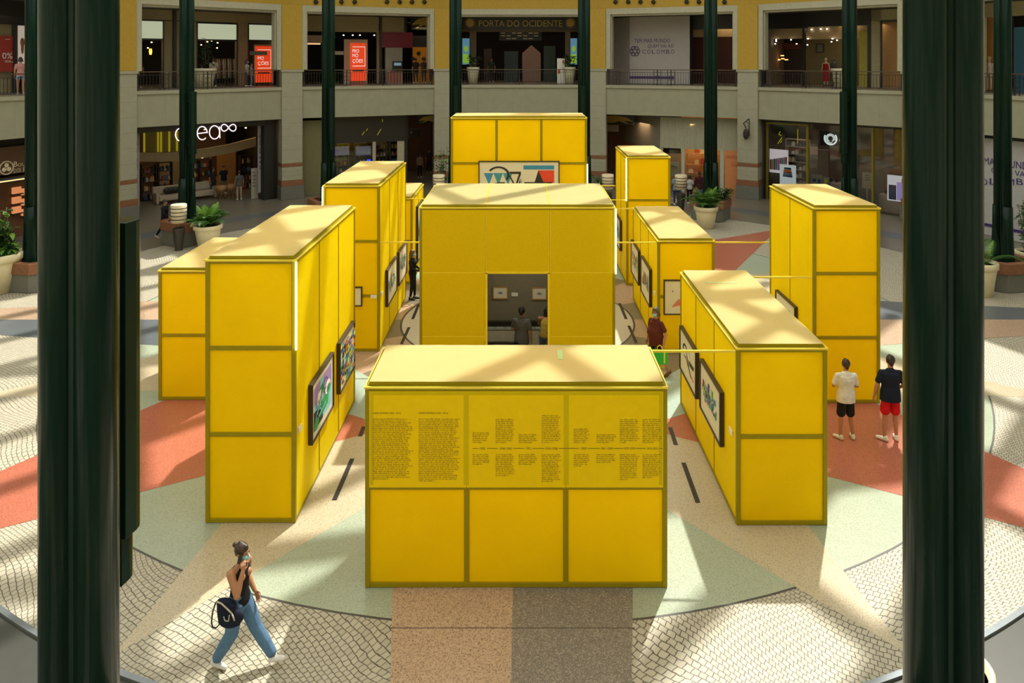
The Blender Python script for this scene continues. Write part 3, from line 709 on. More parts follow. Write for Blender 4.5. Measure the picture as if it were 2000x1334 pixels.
painting('framed painting of black brush strokes, farther one on the low front right box', (jx-.001, 16.65, .97), LX, 1.62, 1.0, 'strokes')
painting('framed painting of a colourful crowd of shapes, nearer one on the low front right box', (jx-.001, 14.68, .97), LX, 1.6, 1.02, 'blue_green_red_purple_lime_navy')
plaque('small white plaque nearest on the low front right box', (jx-.001, 13.42, 1.45), LX); plaque('small white plaque at the far end of the low front right box', (jx-.001, 17.62, 1.48), LX)
painting('framed painting in pale greens on the tall far right box', (6.928-.001, 19.45, .95), LX, 1.45, 1.02, 'teal_pale_lime_black')

# inside the central pavilion
FX, FY = -2.468, 17.833
m = MB(); m_g = mat('grey_olive_room_wall', (.20, .18, .12), .8)
m.box(FX+.09, FX+4.6, FY+3.0, FY+3.05, .012, 4.5); m.box(FX+1.25, FX+1.28, FY+.12, FY+2.99, .012, 4.5); m.box(FX+3.5, FX+3.53, FY+.12, FY+2.99, .012, 4.5)
m.box(FX+1.29, FX+3.49, FY+.12, FY+2.99, 3.2, 3.24)
o = m.build('grey_room_lining', m_g, box_F[0])
for i in range(len(o.data.vertices)): o.data.vertices[i].co -= Vector((FX, FY, 0))
m = MB()
for x0, x1 in ((1.592, 1.612), (3.088, 3.108)): m.box(x0-.015, x1+.015, -.012, .10, .012, 2*MZ+.02)
m.box(1.58, 3.12, -.012, .10, 2*MZ+.0, 2*MZ+.05); m.build('door_frame', mat('door_trim_yellow', (.80, .60, .01), .4), box_F[0])
painting('small wood framed print on the grey wall inside the pavilion, left one', (-.62, FY+2.995, 1.50), 0, .44, .36, 'sketch', th=.04, mount=.03, group='small prints inside the pavilion', frame=mat('light_wood_frame', (.35, .2, .07), .5))
painting('small wood framed print on the grey wall inside the pavilion, right one', (.47, FY+2.995, 1.48), 0, .44, .36, 'sketch', th=.04, mount=.03, group='small prints inside the pavilion', frame=MATS['light_wood_frame'])
plaque('small white plaque between the two little prints inside the pavilion', (-.22, FY+2.995, 1.58), 0)
def vitrine(label, x, y, w, d, h):
    t = thing('display_case', label, 'display case', (x, y, .012), 0, 'white display cases inside the pavilion')
    mb = MB(); mb.box(-w/2, w/2, -d/2, d/2, 0, h-.12); bevel(mb.build('plinth', mat('case_white', (.6, .58, .48), .5), t))
    mb = MB(); mb.box(-w/2+.02, w/2-.02, -d/2+.02, d/2-.02, h-.12, h-.115)
    mb.build('tray', mat('case_tray', (.5, .48, .36), .6), t)
    mb = MB(); mb.box(-w/2, w/2, -d/2, d/2, h-.01, h); mb.box(-w/2, w/2, -d/2, -d/2+.006, h-.12, h-.01); mb.build('glass_lid', GLASS, t)
    rr = random.Random(3); k = 0
    x_ = -w/2+.12
    while x_ < w/2-.2:
        mb = MB(); mb.box(0, .19, 0, .27, 0, .006)
        solo('paper_sheet', 'printed sheet lying in the '+('nearer pale display case' if h < .9 else 'farther low display case'), 'paper', mb, M_WHT, (x+x_, y-.14+.03*rr.random(), .012+h-.113), rr.uniform(-.1, .1), 'printed sheets in the display cases'); x_ += .27
    return t
vitrine('nearer display case with a pale top inside the pavilion doorway', -.55, 19.05, .9, .55, .88)
vitrine('farther low display case against the grey wall inside the pavilion', -.05, 20.45, 2.1, .5, .95)
l = bpy.data.lights.new('pavilion_ceiling_light', 'AREA'); l.energy = 14; l.size = 1.2; l.color = (1, .93, .75)
lo = bpy.data.objects.new('pavilion_ceiling_light', l); COL.objects.link(lo); lo.location = (-.05, FY+1.5, 3.15)
mb = MB(); mb.box(-.5, .5, -.08, .08, 0, .03); solo('ceiling_lamp', 'flat ceiling lamp inside the pavilion', 'lamp', mb, emit('lamp_warm', (1, .9, .7), 3), (-.05, FY+1.5, 3.17))
# ------------------------------------------------------------ shops around the hall
def bpanel(name, label, cat, bn, px, d, m, th=.05, group=None, part_name='panel', zmin=None, zmax=None, kind=None, border=None):
    """flat thing in bay bn covering photo rectangle px at depth d behind the ring line; returns root, width, height"""
    b = BAYS[bn]; x0, x1, z0, z1 = b.rect(*px, d)
    if zmin is not None: z0 = zmin
    if zmax is not None: z1 = zmax
    t = thing(name, label, cat, b.loc((x0+x1)/2, d, z0), b.rz, group); w = x1-x0; h = z1-z0
    mb = MB(); mb.box(-w/2, w/2, 0, th, 0, h); o = mb.build(part_name, m, t)
    if border:
        mb = MB(); f = .05; mb.box(-w/2-f, w/2+f, -.02, th+.01, h, h+f); mb.box(-w/2-f, -w/2, -.02, th+.01, 0, h); mb.box(w/2, w/2+f, -.02, th+.01, 0, h); mb.build('frame', border, t)
    return t, w, h
def sbox(mb, bn, px, d0, d1, zmin=None, zmax=None):
    x0, x1, z0, z1 = BAYS[bn].rect(*px, d0); mb.box(x0, x1, d0, d1, z0 if zmin is None else zmin, z1 if zmax is None else zmax)
M_CRW = mat('dim_cream_shop_wall', (.27, .22, .12), .7, var=.08); M_REDP = emit('backlit_red_poster', (.85, .06, .01), .55); M_WLET = emit('white_lettering', (1, .95, .85), .55)
M_TRANS = emit('frosted_lit_transom', (.60, .66, .46), .48); M_WARM = emit('warm_lamp', (1, .62, .25), 5); M_COOL = emit('cool_lamp', (1, .95, .85), 5)
M_COVE = emit('cove_light', (1, .60, .25), .7); M_SAL = mat('orange_paper', (.70, .30, .12), .6); M_HOARD = mat('pale_grey_hoarding', (.36, .34, .33), .6, var=.03)
M_PURP = mat('purple_ink', (.05, .03, .12), .6); M_GOLD = mat('dull_gold_paint', (.40, .26, .04), .5); M_SIGN = mat('black_green_signboard', (.008, .014, .014), .5)
def lamp_glow(x, z, d, bn, e=20, col=(1, .72, .42), size=2.5):
    b = BAYS[bn]; l = bpy.data.lights.new('shop_light', 'AREA'); l.energy = e; l.size = size; l.color = col
    o = bpy.data.objects.new('shop_light', l); COL.objects.link(o); o.location = b.loc(x, d, z)
def spots(bn, label, pts, d, m=M_WARM, r=.045, group=None):
    proto = None; b = BAYS[bn]
    for px, py in pts:
        x, z = b.xz(px, py, d)
        if proto is None:
            mb = MB(); mb.lathe([(.001, -.02), (r, -.02), (r, .04), (.001, .04)], n=10)
            proto = solo('downlight', label, 'lamp', mb, m, b.loc(x, d, z), 0, group or label.replace('small ', '')+' group')
        else: dup(proto, loc=b.loc(x, d, z))
def bars(mb, x, z, n, w, h, pitch, y, seed=1):
    r = random.Random(seed)
    for i in range(n):
        ww = w*r.uniform(.6, 1); zz = z-i*pitch
        mb.add([(x, y, zz), (x+ww, y, zz), (x+ww, y, zz+h), (x, y, zz+h)], [(0, 1, 2, 3)])
def shelf_unit(name, label, bn, x, d, z0, w, h, n, m, dp=.4):
    b = BAYS[bn]; t = thing(name, label, 'shelf', b.loc(x, d, z0), b.rz)
    mb = MB(); mb.box(-w/2, -w/2+.04, 0, dp, 0, h); mb.box(w/2-.04, w/2, 0, dp, 0, h); mb.build('side_frame', m, t)
    for k in range(n): mb = MB(); mb.box(-w/2+.04, w/2-.04, .01, dp, k*h/(n-1)-(.03 if k == n-1 else 0), k*h/(n-1)+(.0 if k == n-1 else .03)); mb.build('shelf_board', m, t)
    return t
def goods(bn, x, d, z0, w, h, n, cols, label, group, per=5, seed=1, dp=.3):
    b = BAYS[bn]; r = random.Random(seed); protos = {}
    for k in range(n-1):
        for j in range(per):
            if r.random() < .15: continue
            c = r.randrange(len(cols)); zz = z0+k*h/(n-1)+.032; xx = x-w/2+.12+(w-.24)*(j+.5)/per
            lb_ = label+', '+['lowest', 'second', 'third', 'fourth', 'fifth', 'sixth', 'seventh'][k]+' board'
            if c not in protos:
                mb = MB(); ww = w/per*.32; hh = h/(n-1)*r.uniform(.35, .65)
                mb.box(-ww, ww, 0, .18, 0, hh*.8); mb.box(-ww*.6, ww*.6, .03, .15, hh*.8, hh)
                protos[c] = solo('shop_item', lb_, 'shop item', mb, cols[c], b.loc(xx, d+.06, zz), b.rz, group)
            else: dup(protos[c], loc=b.loc(xx, d+.06, zz), label=lb_)
GC = [mat('item_red', (.4, .06, .03)), mat('item_cream', (.6, .5, .35)), mat('item_dark', (.03, .03, .03)), mat('item_blue', (.06, .15, .35)), mat('item_ochre', (.5, .3, .08))]

# ---- upper left bay: cream shop front with lit transoms
bn = 'left'; b = BAYS[bn]; m = MB()
sbox(m, bn, (240, 24, 560, 42), 4, 4.25, zmax=ZO); sbox(m, bn, (318, 42, 386, 170), 4, 4.25, zmin=ZS1); sbox(m, bn, (462, 42, 486, 170), 4, 4.25, zmin=ZS1)
sbox(m, bn, (544, 42, 570, 170), 4, 4.25, zmin=ZS1); sbox(m, bn, (225, 42, 255, 170), 4, 4.25, zmin=ZS1)
t = thing('storefront', 'dim cream upper shop front with three frosted lit panes over its doors', 'shop front', b.loc(0, 0, 0), b.rz)
m.build('front_wall', M_CRW, t)
for px in ((257, 41, 318, 75), (386, 47, 462, 77), (486, 49, 544, 78)):
    m = MB(); sbox(m, bn, px, 4.05, 4.1); m.build('frosted_pane', M_TRANS, t)
    x0, x1, z0, z1 = b.rect(*px, 4); m = MB()
    m.box(x0-.06, x1+.06, 3.95, 4.0, z1, z1+.08); m.box(x0-.06, x1+.06, 3.95, 4.0, z0-.1, z0); m.box(x0-.06, x0, 3.95, 4, ZS1, z1); m.box(x1, x1+.06, 3.95, 4, ZS1, z1); m.build('door_frame', M_BLK, t)
m = MB(); sbox(m, bn, (339, 22, 345, 170), 3.8, 3.99, zmin=ZS1, zmax=ZO); m.build('downpipe', M_BLK, t)
m = MB(); x0, x1, z0, z1 = b.rect(248, 10, 560, 16, .9); m.box(x0, x1, .9, 1.1, z0-.1, ZO); struct('trim_20', m, M_DARK, b.loc(0), b.rz)
def promo(bn, px, d, label, blk=True):
    t, w, h = bpanel('promotion_poster', label, 'poster', bn, px, d, M_REDP, group='red promotion posters')
    m = MB(); k = .15*w
    zt = h*.86
    m.text('PRO', -w*.36, zt-h*.115, -.006, h*.09, w*.42); m.text('MO', -w*.36, zt-h*.235, -.006, h*.09, w*.36); m.text('ÇÕES', -w*.36, zt-h*.40, -.006, h*.135, w*.66)
    for a in ((-w*.36, w*.44, zt+h*.03, zt+h*.045), (w*.42, w*.44, zt-h*.46, zt+h*.03), (-w*.36, w*.44, zt-h*.475, zt-h*.46)): m.box(a[0], a[1], -.008, -.002, a[2], a[3])
    m.build('lettering', M_WLET, t)
    if blk: m = MB(); m.box(-w*.36, w*.36, -.01, -.002, h*.25, h*.28); m.build('dark_band', M_DARK, t)
    m = MB()
    for s_ in (-1, 1): m.box(s_*(w/2+.06)-.02, s_*(w/2+.06)+.02, -.03, .04, -.05, h+.06)
    m.box(-w/2-.08, w/2+.08, -.03, .04, h+.04, h+.08); m.build('metal_frame', mat('pale_metal', (.5, .45, .3), .4), t)
promo('left', (499, 90, 531, 161), 3.4, 'red promotion poster in the upper gallery right of the lit frosted panes')
mb = MB(); x, z = b.xz(505, 104, 3.0); mb.box(-.55, .55, 0, .03, -.12, .12); solo('hanging_sign', 'small grey hanging sign overlapping the left red promotion poster', 'sign', mb, M_GREY, b.loc(x, 3.0, z), b.rz)
lamp_glow(-2.6, 10.2, 6, bn, 9); lamp_glow(1.3, 10.2, 6, bn, 9)
spots(bn, 'small warm ceiling lamp in the cream upper left shop', [(296, 83), (289, 94), (405, 82), (413, 80), (425, 84), (393, 88), (424, 94), (319, 86)], 6, M_WARM)
x, z = b.xz(266, 100, 6)
t = None
for px in (266, 271, 294):
    x, z = b.xz(px, 101, 6)
    if t is None:
        t = thing('pendant_lamp', 'small yellow glowing pendant lamp in the cream upper left shop', 'lamp', b.loc(x, 6, z), b.rz, 'yellow pendant lamps')
        mb = MB(); mb.lathe([(.06, -.18), (.09, 0), (.07, .18)], n=12); mb.build('shade', emit('yellow_glow', (1, .6, .08), 1.6), t); mb = MB(); mb.box(-.006, .006, -.006, .006, .18, 1.3); mb.build('cord', M_BLK, t)
    else: dup(t, loc=b.loc(x, 6, z))
for px, lb in ((430, 'left'), (455, 'right')):      # clothes racks
    x, z = b.xz(px, 150, 5); t = thing('clothes_rack', 'clothes rack with long garments inside the upper left shop, %s one' % lb, 'clothes rack', b.loc(x, 5, ZS1), b.rz, 'clothes racks')
    mb = MB(); mb.tube([(-.36, 0, 0), (-.36, 0, 1.7), (.36, 0, 1.7), (.36, 0, 0)], .02, 6); mb.build('rail', M_BLK, t)
    for k in range(6):
        mb = MB(); mb.loft([((-.3+.12*k, 0, .45), .05, .18, (1, 0, 0)), ((-.3+.12*k, 0, 1.3), .045, .16, (1, 0, 0)), ((-.3+.12*k, 0, 1.66), .02, .04, (1, 0, 0))], 10); mb.build('garment', [mat('garment_tan', (.45, .28, .14)), mat('garment_brown', (.15, .06, .03)), mat('garment_white', (.55, .48, .38))][(k+px) % 3], t)
# planter on the gallery
def pot_mesh(t, r, h, n=32, rim=.09, m=M_CREAM):
    mb = MB(); mb.lathe([(r*.66, 0), (r*.90, h*.82), (r*.9, h*.83)], n=n); mb.build('body', m, t)
    mb = MB(); mb.lathe([(r*.93, h*.80), (r, h*.82), (r*1.0, h*.985), (r*.97, h), (r*.86, h), (r*.85, h*.9)], n=n); mb.build('rim', m, t)
    mb = MB(); mb.lathe([(0.001, h*.90), (r*.87, h*.90)], n=n); mb.build('soil', M_SOIL, t)

# ---- upper far left bay
bn = 'far_left'; b = BAYS[bn]
m = MB(); sbox(m, bn, (-80, 0, 75, 46), 3.5, 3.7, zmax=ZO); sbox(m, bn, (52, 46, 80, 170), 3.5, 3.7, zmin=ZS1); sbox(m, bn, (28, 46, 34, 170), 3.5, 3.7, zmin=ZS1)
t = thing('storefront', 'black upper shop front at the left edge with a red percentage poster', 'shop front', b.loc(0), b.rz); m.build('front_wall', M_DARK, t)
m = MB(); sbox(m, bn, (-80, 46, 28, 170), 4.0, 4.05, zmin=ZS1); m.build('cream_back', M_CRW, t)
t, w, h = bpanel('sale_poster', 'dark red poster with a white percentage at the left edge of the gallery', 'poster', bn, (-20, 70, 28, 140), 3.6, mat('deep_red', (.30, .025, .015), .5))
m = MB(); m.text('0%', w*.0, h*.36, -.008, h*.17, w*.42); bars(m, w*.12, h*.9, 1, w*.3, .02, .05, -.008); bars(m, w*.1, h*.30, 2, w*.38, .02, .06, -.008); m.build('lettering', M_WHT, t)
t, w, h = bpanel('fashion_poster', 'tall lit poster of a figure beside the black pillar at the upper left edge', 'poster', bn, (36, 50, 51, 136), 3.45, emit('poster_pale', (.5, .42, .34), .5))
m = MB(); m.ell((0, -.01, h*.62), (w*.3, .01, h*.1)); m.ell((0, -.01, h*.5), (w*.2, .01, h*.15)); m.build('figure_print', mat('skin_print', (.25, .12, .07)), t)
lamp_glow(0, 10.3, 4, bn, 8)
# ---- upper rear left bay
bn = 'rear_left'; b = BAYS[bn]
t = thing('storefront', 'dark upper shop front with dull cream fascia behind the second red promotion poster', 'shop front', b.loc(0), b.rz)
m = MB(); sbox(m, bn, (585, 30, 740, 62), 4, 4.2, zmax=ZO); sbox(m, bn, (736, 60, 742, 170), 4, 4.2, zmin=ZS1); sbox(m, bn, (744, 33, 792, 63), 3.9, 4.2, zmax=ZO); m.build('fascia', M_CRW, t)
m = MB(); sbox(m, bn, (742, 28, 746, 170), 3.8, 3.95, zmin=ZS1, zmax=ZO); sbox(m, bn, (790, 30, 795, 62), 3.8, 3.95, zmax=ZO); sbox(m, bn, (802, 70, 860, 92), 4, 4.2); m.build('black_frame', M_DARK, t)
m = MB(); sbox(m, bn, (672, 77, 718, 165), 3.9, 3.98, zmin=ZS1); m.build('cream_panel', mat('cream_panel', (.40, .36, .26)), t)
m = MB(); sbox(m, bn, (592, 69, 652, 84), 4.3, 4.35); m.build('lit_strip_panel', mat('rosy_panel', (.30, .20, .14)), t)
m = MB(); sbox(m, bn, (592, 84, 626, 87), 4.28, 4.34); m.build('strip_light', emit('strip', (1, .6, .3), .6), t)
m = MB(); sbox(m, bn, (652, 100, 671, 107), 3.9, 3.95); m.build('transom_bar', MATS['cream_panel'], t)
promo(bn, (684, 84, 715, 158), 3.5, 'red promotion poster on a cream panel, upper gallery left of centre')
spots(bn, 'small white ceiling lamp over the cream panel with the red poster', [(671, 69), (689, 69), (703, 69), (731, 69)], 4.6, M_COOL)
bpanel('magenta_sign', 'dark magenta sign board over a grey cash machine in the upper gallery', 'sign', bn, (745, 63, 806, 93), 3.85, mat('magenta_board', (.17, .008, .03), .5), th=.2)
t, w, h = bpanel('cash_machine', 'grey cash machine under the dark magenta board', 'cash machine', bn, (753, 93, 786, 166), 3.75, mat('grey_machine', (.28, .26, .22)), th=.3, zmin=ZS1)
m = MB(); m.box(-w*.1, w*.48, -.12, 0, h*.35, h*.62); m.build('console', M_DARK, t); m = MB(); m.box(-w*.02, w*.4, -.13, -.12, h*.5, h*.58); m.build('screen', emit('blue_screen', (.3, .45, .6), .3), t)
m = MB()
for k in range(5): m.box(-w*.4+k*w*.18, -w*.3+k*w*.18, -.01, 0, .05, h*.32+.1*(k % 2))
m.build('printed_stripes', MATS['item_red'], t)
t, w, h = bpanel('orange_wall', 'glowing orange wall hung with round black discs in the upper gallery', 'wall panel', bn, (806, 92, 862, 152), 4.8, mat('orange_wall_paint', (.75, .30, .02), .6), zmin=ZS1)
for k, (px, py) in enumerate(((818, 104), (838, 101), (806, 114), (828, 115), (843, 116), (851, 124))):
    x, z = b.xz(px, py, 4.7); mb = MB(); mb.T = Matrix.Rotation(PI/2, 4, 'X'); mb.lathe([(.001, 0), (.14, 0), (.14, .06), (.08, .12), (.001, .12)], n=16)
    solo('wall_disc', 'round black disc on the orange wall, %s from the left' % ('second', 'fourth', 'first', 'third', 'fifth', 'sixth')[k], 'wall decoration', mb, M_BLK, b.loc(x, 4.78, z), b.rz, 'black discs on the orange wall')
x, z = b.xz(830, 90, 4); lamp_glow(x, 10.4, 3.9, bn, 16, (1, .7, .35), 1.2)
def comet(bn, px, label, flip=1, d=3.9):
    t, w, h = bpanel('gate_sign_end', label, 'sign', bn, px, d, M_SIGN)
    m = MB(); f = flip
    P = [(-.5, .35), (-.25, .8), (.1, .95), (.5, .92), (.5, .15), (.2, .15), (0, .35), (-.35, .05), (-.15, .4)]
    m.fprism([(f*a*w*.98, c*h*.95) for a, c in P][::f], -.02, -.004); m.build('gold_comet', M_GOLD, t)
comet('rear_left', (803, 31, 853, 58), 'black gate sign end with a gold comet, left of the centre bay upstairs')
# ---- upper rear bay: gate sign
bn = 'rear'; b = BAYS[bn]
t, w, h = bpanel('gate_sign', 'long black sign with gold letters and two suns across the centre gallery', 'sign', bn, (897, 31, 1133, 58), 2.5, M_SIGN, th=.1)
m = MB()
def serif(mb, s, x, z, y, hc, width): mb.text(s, x, z, y, hc, width, hcap=None)
kx_ = w/236
m.text('PORTA DO OCIDENTE', (935-1015)*kx_, h*.22, -.01, h*.46, 163*kx_)
m.build('gold_lettering', M_GOLD, t)
for px in (918, 1114):
    cx_ = (px-1015)*kx_; m = MB()
    m.fprism([(cx_+h*.28*math.cos(TAU*i/24), h*.5+h*.28*math.sin(TAU*i/24)) for i in range(24)], -.02, -.004)
    for i in range(20):
        a = TAU*i/20; m.add([(cx_+h*.30*math.cos(a-.07), -.012, h*.5+h*.30*math.sin(a-.07)), (cx_+h*.30*math.cos(a+.07), -.012, h*.5+h*.30*math.sin(a+.07)), (cx_+h*.44*math.cos(a), -.012, h*.5+h*.44*math.sin(a))], [(0, 1, 2)])
    m.build('gold_sun', M_GOLD, t)
for px, sd, lb in (((903, 75, 917, 126), -1, 'left'), ((1114, 75, 1127, 126), 1, 'right')):
    t, w, h = bpanel('digital_screen', 'lit digital screen with green and blue picture, %s end of the centre gallery' % lb, 'screen', bn, px, 3.2, emit('screen_blue', (.10, .25, .38), .5), border=M_BLK)
    m = MB(); m.box(-w*.42, w*.42, -.01, 0, h*.05, h*.4); m.ell((0, -.01, h*.6), (w*.3, .01, h*.12)); m.build('picture', emit('screen_green', (.25, .45, .03), .5), t)
m = MB(); sbox(m, bn, (917, 60, 930, 170), 3.2, 3.4, zmin=ZS1); sbox(m, bn, (1104, 60, 1114, 170), 3.2, 3.4, zmin=ZS1); sbox(m, bn, (890, 58, 1140, 62), 3.0, 3.2); struct('trim_21', m, mat('brown_pillar', (.13, .085, .04)), b.loc(0), b.rz)
for px in ((943, 61, 977, 68), (1057, 61, 1092, 68)):
    x0, x1, z0, z1 = b.rect(*px, 6); m = MB(); m.box(x0, x1, 5, 7.5, ZO-.12, ZO-.02)
    solo('ceiling_cove', 'warm glowing ceiling recess behind the gate sign, %s one' % ('left' if px[0] < 1000 else 'right'), 'ceiling light', m, M_COVE, b.loc(0), b.rz, 'glowing ceiling recesses')
t, w, h = bpanel('menu_board', 'black overhead board with rows of pale lettering behind the gate sign', 'board', bn, (975, 60, 1058, 79), 5, M_SIGN, th=.15)
m = MB()
for i in range(3):
    for j in range(7):
        if (i*7+j) % 3: x0 = -w*.46+j*w*.13; m.box(x0, x0+w*.10, -.01, 0, h*(.15+.28*i), h*(.24+.28*i))
m.build('pale_lettering', MATS['cream_panel'], t)
m = MB(); x0, x1, z0, z1 = b.rect(1020, 88, 1056, 130, 7); m.fprism([(x0, ZS1), (x1, ZS1), (x1, z1-.6), ((x0+x1)/2, z1), (x0, z1-.6)], 7, 7.5)
solo('gabled_kiosk', 'pinkish gabled kiosk wall behind the centre gallery', 'kiosk', m, mat('pink_beige', (.30, .19, .15)), b.loc(0), b.rz)
for px, nm in (((945, 95, 960, 165), 'left'), ((985, 100, 1012, 165), 'middle'), ((1062, 90, 1085, 165), 'right')):
    bpanel('food_counter', 'dark counter unit in the passage behind the centre gallery, %s one' % nm, 'counter', bn, px, 7, mat('dark_counter_'+nm, {'left': (.06, .035, .02), 'middle': (.03, .05, .06), 'right': (.03, .06, .045)}[nm]), th=.6, zmin=ZS1, group='food counters in the passage')
t, w, h = bpanel('leaflet_stand', 'white leaflet stand behind the centre railing', 'stand', bn, (1088, 114, 1103, 166), 1.6, M_WHT, zmin=ZS1)
m = MB(); m.box(w*.2, w*.4, -.01, 0, h*.8, h*.92); m.box(-w*.4, -w*.1, -.01, 0, h*.4, h*.55); m.build('red_print', MATS['item_red'], t)
lamp_glow(0, 10.5, 5.5, bn, 14, (1, .7, .45), 2.5)
# pots upstairs
for px, lb in ((924, 'left'), (1112, 'right')):
    x, z = b.xz(px, 150, 1.0); t = thing('planter_pot', 'pale fluted pot behind the centre railing, %s one' % lb, 'plant pot', b.loc(x, 1.0, ZS1), b.rz, 'pale pots behind the centre railing')
    pot_mesh(t, .42, 1.12, m=mat('pale_pot', (.55, .52, .38), .5))
bpot = BAYS['left']; x, z = bpot.xz(400, 150, 1.0)
t = thing('planter_pot', 'pale pot behind the railing above the neon lettering shop', 'plant pot', bpot.loc(x, 1.0, ZS1), bpot.rz); pot_mesh(t, .62, 1.12, m=MATS['pale_pot'])
bpot = BAYS['right']; x, z = bpot.xz(1645, 150, 1.0)
t = thing('planter_pot', 'pale pot behind the railing above the phone shop', 'plant pot', bpot.loc(x, 1.0, ZS1), bpot.rz); pot_mesh(t, .6, 1.12, m=MATS['pale_pot'])
# ---- upper rear right: hoarding
bn = 'rear_right'; b = BAYS[bn]
comet(bn, (1181, 32, 1207, 62), 'black gate sign end with a gold comet, right of the centre bay upstairs', -1, 5.2)
def knot(mb, cx, cz, r, y):
    for k in range(6):
        a = TAU*k/6; c = (cx+r*.55*math.cos(a), cz+r*.55*math.sin(a))
        mb.tube([(c[0]+r*.36*math.cos(a-2.3+j*.42), y, c[1]+r*.36*math.sin(a-2.3+j*.42)) for j in range(12)], r*.07, 5)
    mb.tube([(cx+r*.34*math.cos(TAU*j/12), y, cz+r*.34*math.sin(TAU*j/12)) for j in range(13)], r*.06, 5)
x0, x1, z0, z1 = b.rect(1230, 28, 1347, 166, 2.4)
xs, zs = b.xz(1181, 100, 4.4)
t = thing('hoarding', 'tall pale grey hoarding with purple slogan and knot emblem in the upper gallery', 'hoarding', b.loc(0), b.rz)
m = MB(); m.box(x0, x1, 2.4, 2.5, ZS1, ZO-.05); m.build('front_panel', M_HOARD, t)
m = MB(); m.prism([(x0, 2.4), (xs, 4.4), (xs+.05, 4.45), (x0, 2.5)][::-1], ZS1, ZO-.05); m.build('side_panel', M_HOARD, t)
m = MB(); d = 2.39
def tx(mb, bn, s, pa, pb, pt, pb_, d):
    b_ = BAYS[bn]; xa, za = b_.xz(pa, pb_, d); xb, zb_ = b_.xz(pb, pt, d); zc = (b_.xz((pa+pb)/2, pb_, d)[1]); zt = b_.xz((pa+pb)/2, pt, d)[1]
    mb.text(s, xa, zc, d, zt-zc, xb-xa)
tx(m, bn, 'TEM MAIS MUNDO', 1239, 1309, 75.5, 83.5, d); tx(m, bn, 'QUEM VAI AO', 1265, 1316, 86.5, 94.5, d)
for i, c in enumerate('COLOMBO'): tx(m, bn, c, 1254.5+9.3*i, 1261+9.3*i, 97, 105, d)
x, z = b.xz(1240, 100, d); knot(m, x, z, .37, d); xa, xb, za, zb_ = b.rect(1229, 149, 1316, 154, d); m.box(xa, xb, d-.005, d, za, zb_)
m.build('purple_print', M_PURP, t)
t = thing('storefront', 'black upper shop front with yellow and red clothes right of the pale hoarding', 'shop front', b.loc(0), b.rz)
m = MB(); sbox(m, bn, (1350, 25, 1450, 56), 3.9, 4.1, zmax=ZO); sbox(m, bn, (1347, 56, 1352, 170), 3.6, 4.1, zmin=ZS1); sbox(m, bn, (1374, 56, 1379, 170), 3.9, 4.1, zmin=ZS1); m.build('black_frame', M_DARK, t)
m = MB(); sbox(m, bn, (1352, 57, 1450, 72), 5, 5.1); m.build('lit_bulkhead', mat('lit_bulkhead', (.42, .30, .15)), t)
m = MB(); sbox(m, bn, (1352, 72, 1450, 170), 7.4, 7.5, zmin=ZS1); m.build('back_wall', mat('dark_red_wall', (.09, .02, .015)), t)
lamp_glow(b.w-1.8, 10.4, 5, bn, 16, (1, .75, .45), 1.5)
# ---- upper right bay
bn = 'right'; b = BAYS[bn]
t = thing('storefront', 'black fascia fashion shop front above the phone shop, warm lamps inside', 'shop front', b.loc(0), b.rz)
m = MB(); sbox(m, bn, (1480, 20, 1575, 56), 4, 4.2, zmax=ZO); sbox(m, bn, (1575, 20, 1700, 51), 4, 4.2, zmax=ZO); sbox(m, bn, (1567, 50, 1571, 170), 3.95, 4.2, zmin=ZS1); sbox(m, bn, (1694, 20, 1700, 170), 3.9, 4.2, zmin=ZS1, zmax=ZO); m.build('fascia', M_DARK, t)
m = MB(); sbox(m, bn, (1485, 54, 1567, 76), 4.8, 4.9); sbox(m, bn, (1571, 50, 1694, 76), 4.8, 4.9); m.build('lit_bulkhead', mat('lit_bulkhead', (.42, .30, .15)), t)
m = MB(); sbox(m, bn, (1700, 18, 1775, 40), 4, 4.2, zmax=ZO); sbox(m, bn, (1700, 18, 1721, 170), 4, 4.2, zmin=ZS1, zmax=ZO); m.build('cream_wall', mat('olive_cream_wall', (.34, .31, .17)), t)
m = MB(); sbox(m, bn, (1720, 39, 1775, 42), 3.9, 4.0); sbox(m, bn, (1719, 40, 1722, 170), 3.9, 4.0, zmin=ZS1); m.build('door_frame', M_DARK, t)
m = MB(); sbox(m, bn, (1722, 42, 1790, 170), 6, 6.1, zmin=ZS1); m.build('warm_back_wall', mat('warm_tan_wall', (.48, .30, .13)), t)
m = MB(); sbox(m, bn, (1678, 60, 1694, 168), 4.6, 4.7, zmin=ZS1); m.build('lime_panel', mat('lime_wall', (.40, .34, .04)), t)
m = MB(); sbox(m, bn, (1485, 76, 1567, 170), 7.4, 7.5, zmin=ZS1); m.build('dark_back', M_INTD, t)
m = MB(); sbox(m, bn, (1572, 76, 1694, 170), 7.3, 7.4, zmin=ZS1); m.build('olive_back', mat('olive_back', (.16, .13, .05)), t)
m = MB(); sbox(m, bn, (1514, 84, 1565, 96), 7, 7.1); m.build('red_band', MATS['dark_red_wall'], t)
spots(bn, 'small warm ceiling lamp in the black fascia upper right shop', [(1516, 78), (1514, 86), (1516, 81), (1545, 78), (1556, 86), (1578, 76), (1572, 88), (1577, 88), (1626, 76), (1624, 82), (1635, 79), (1647, 83), (1585, 58), (1603, 57), (1615, 57)], 4.7, M_COOL, .04)
spots(bn, 'bright warm display lamp among dark clothes in the upper right shop', [(1521, 117), (1536, 117), (1528, 109), (1529, 115)], 6, emit('orange_lamp', (1, .4, .1), 3), .11)
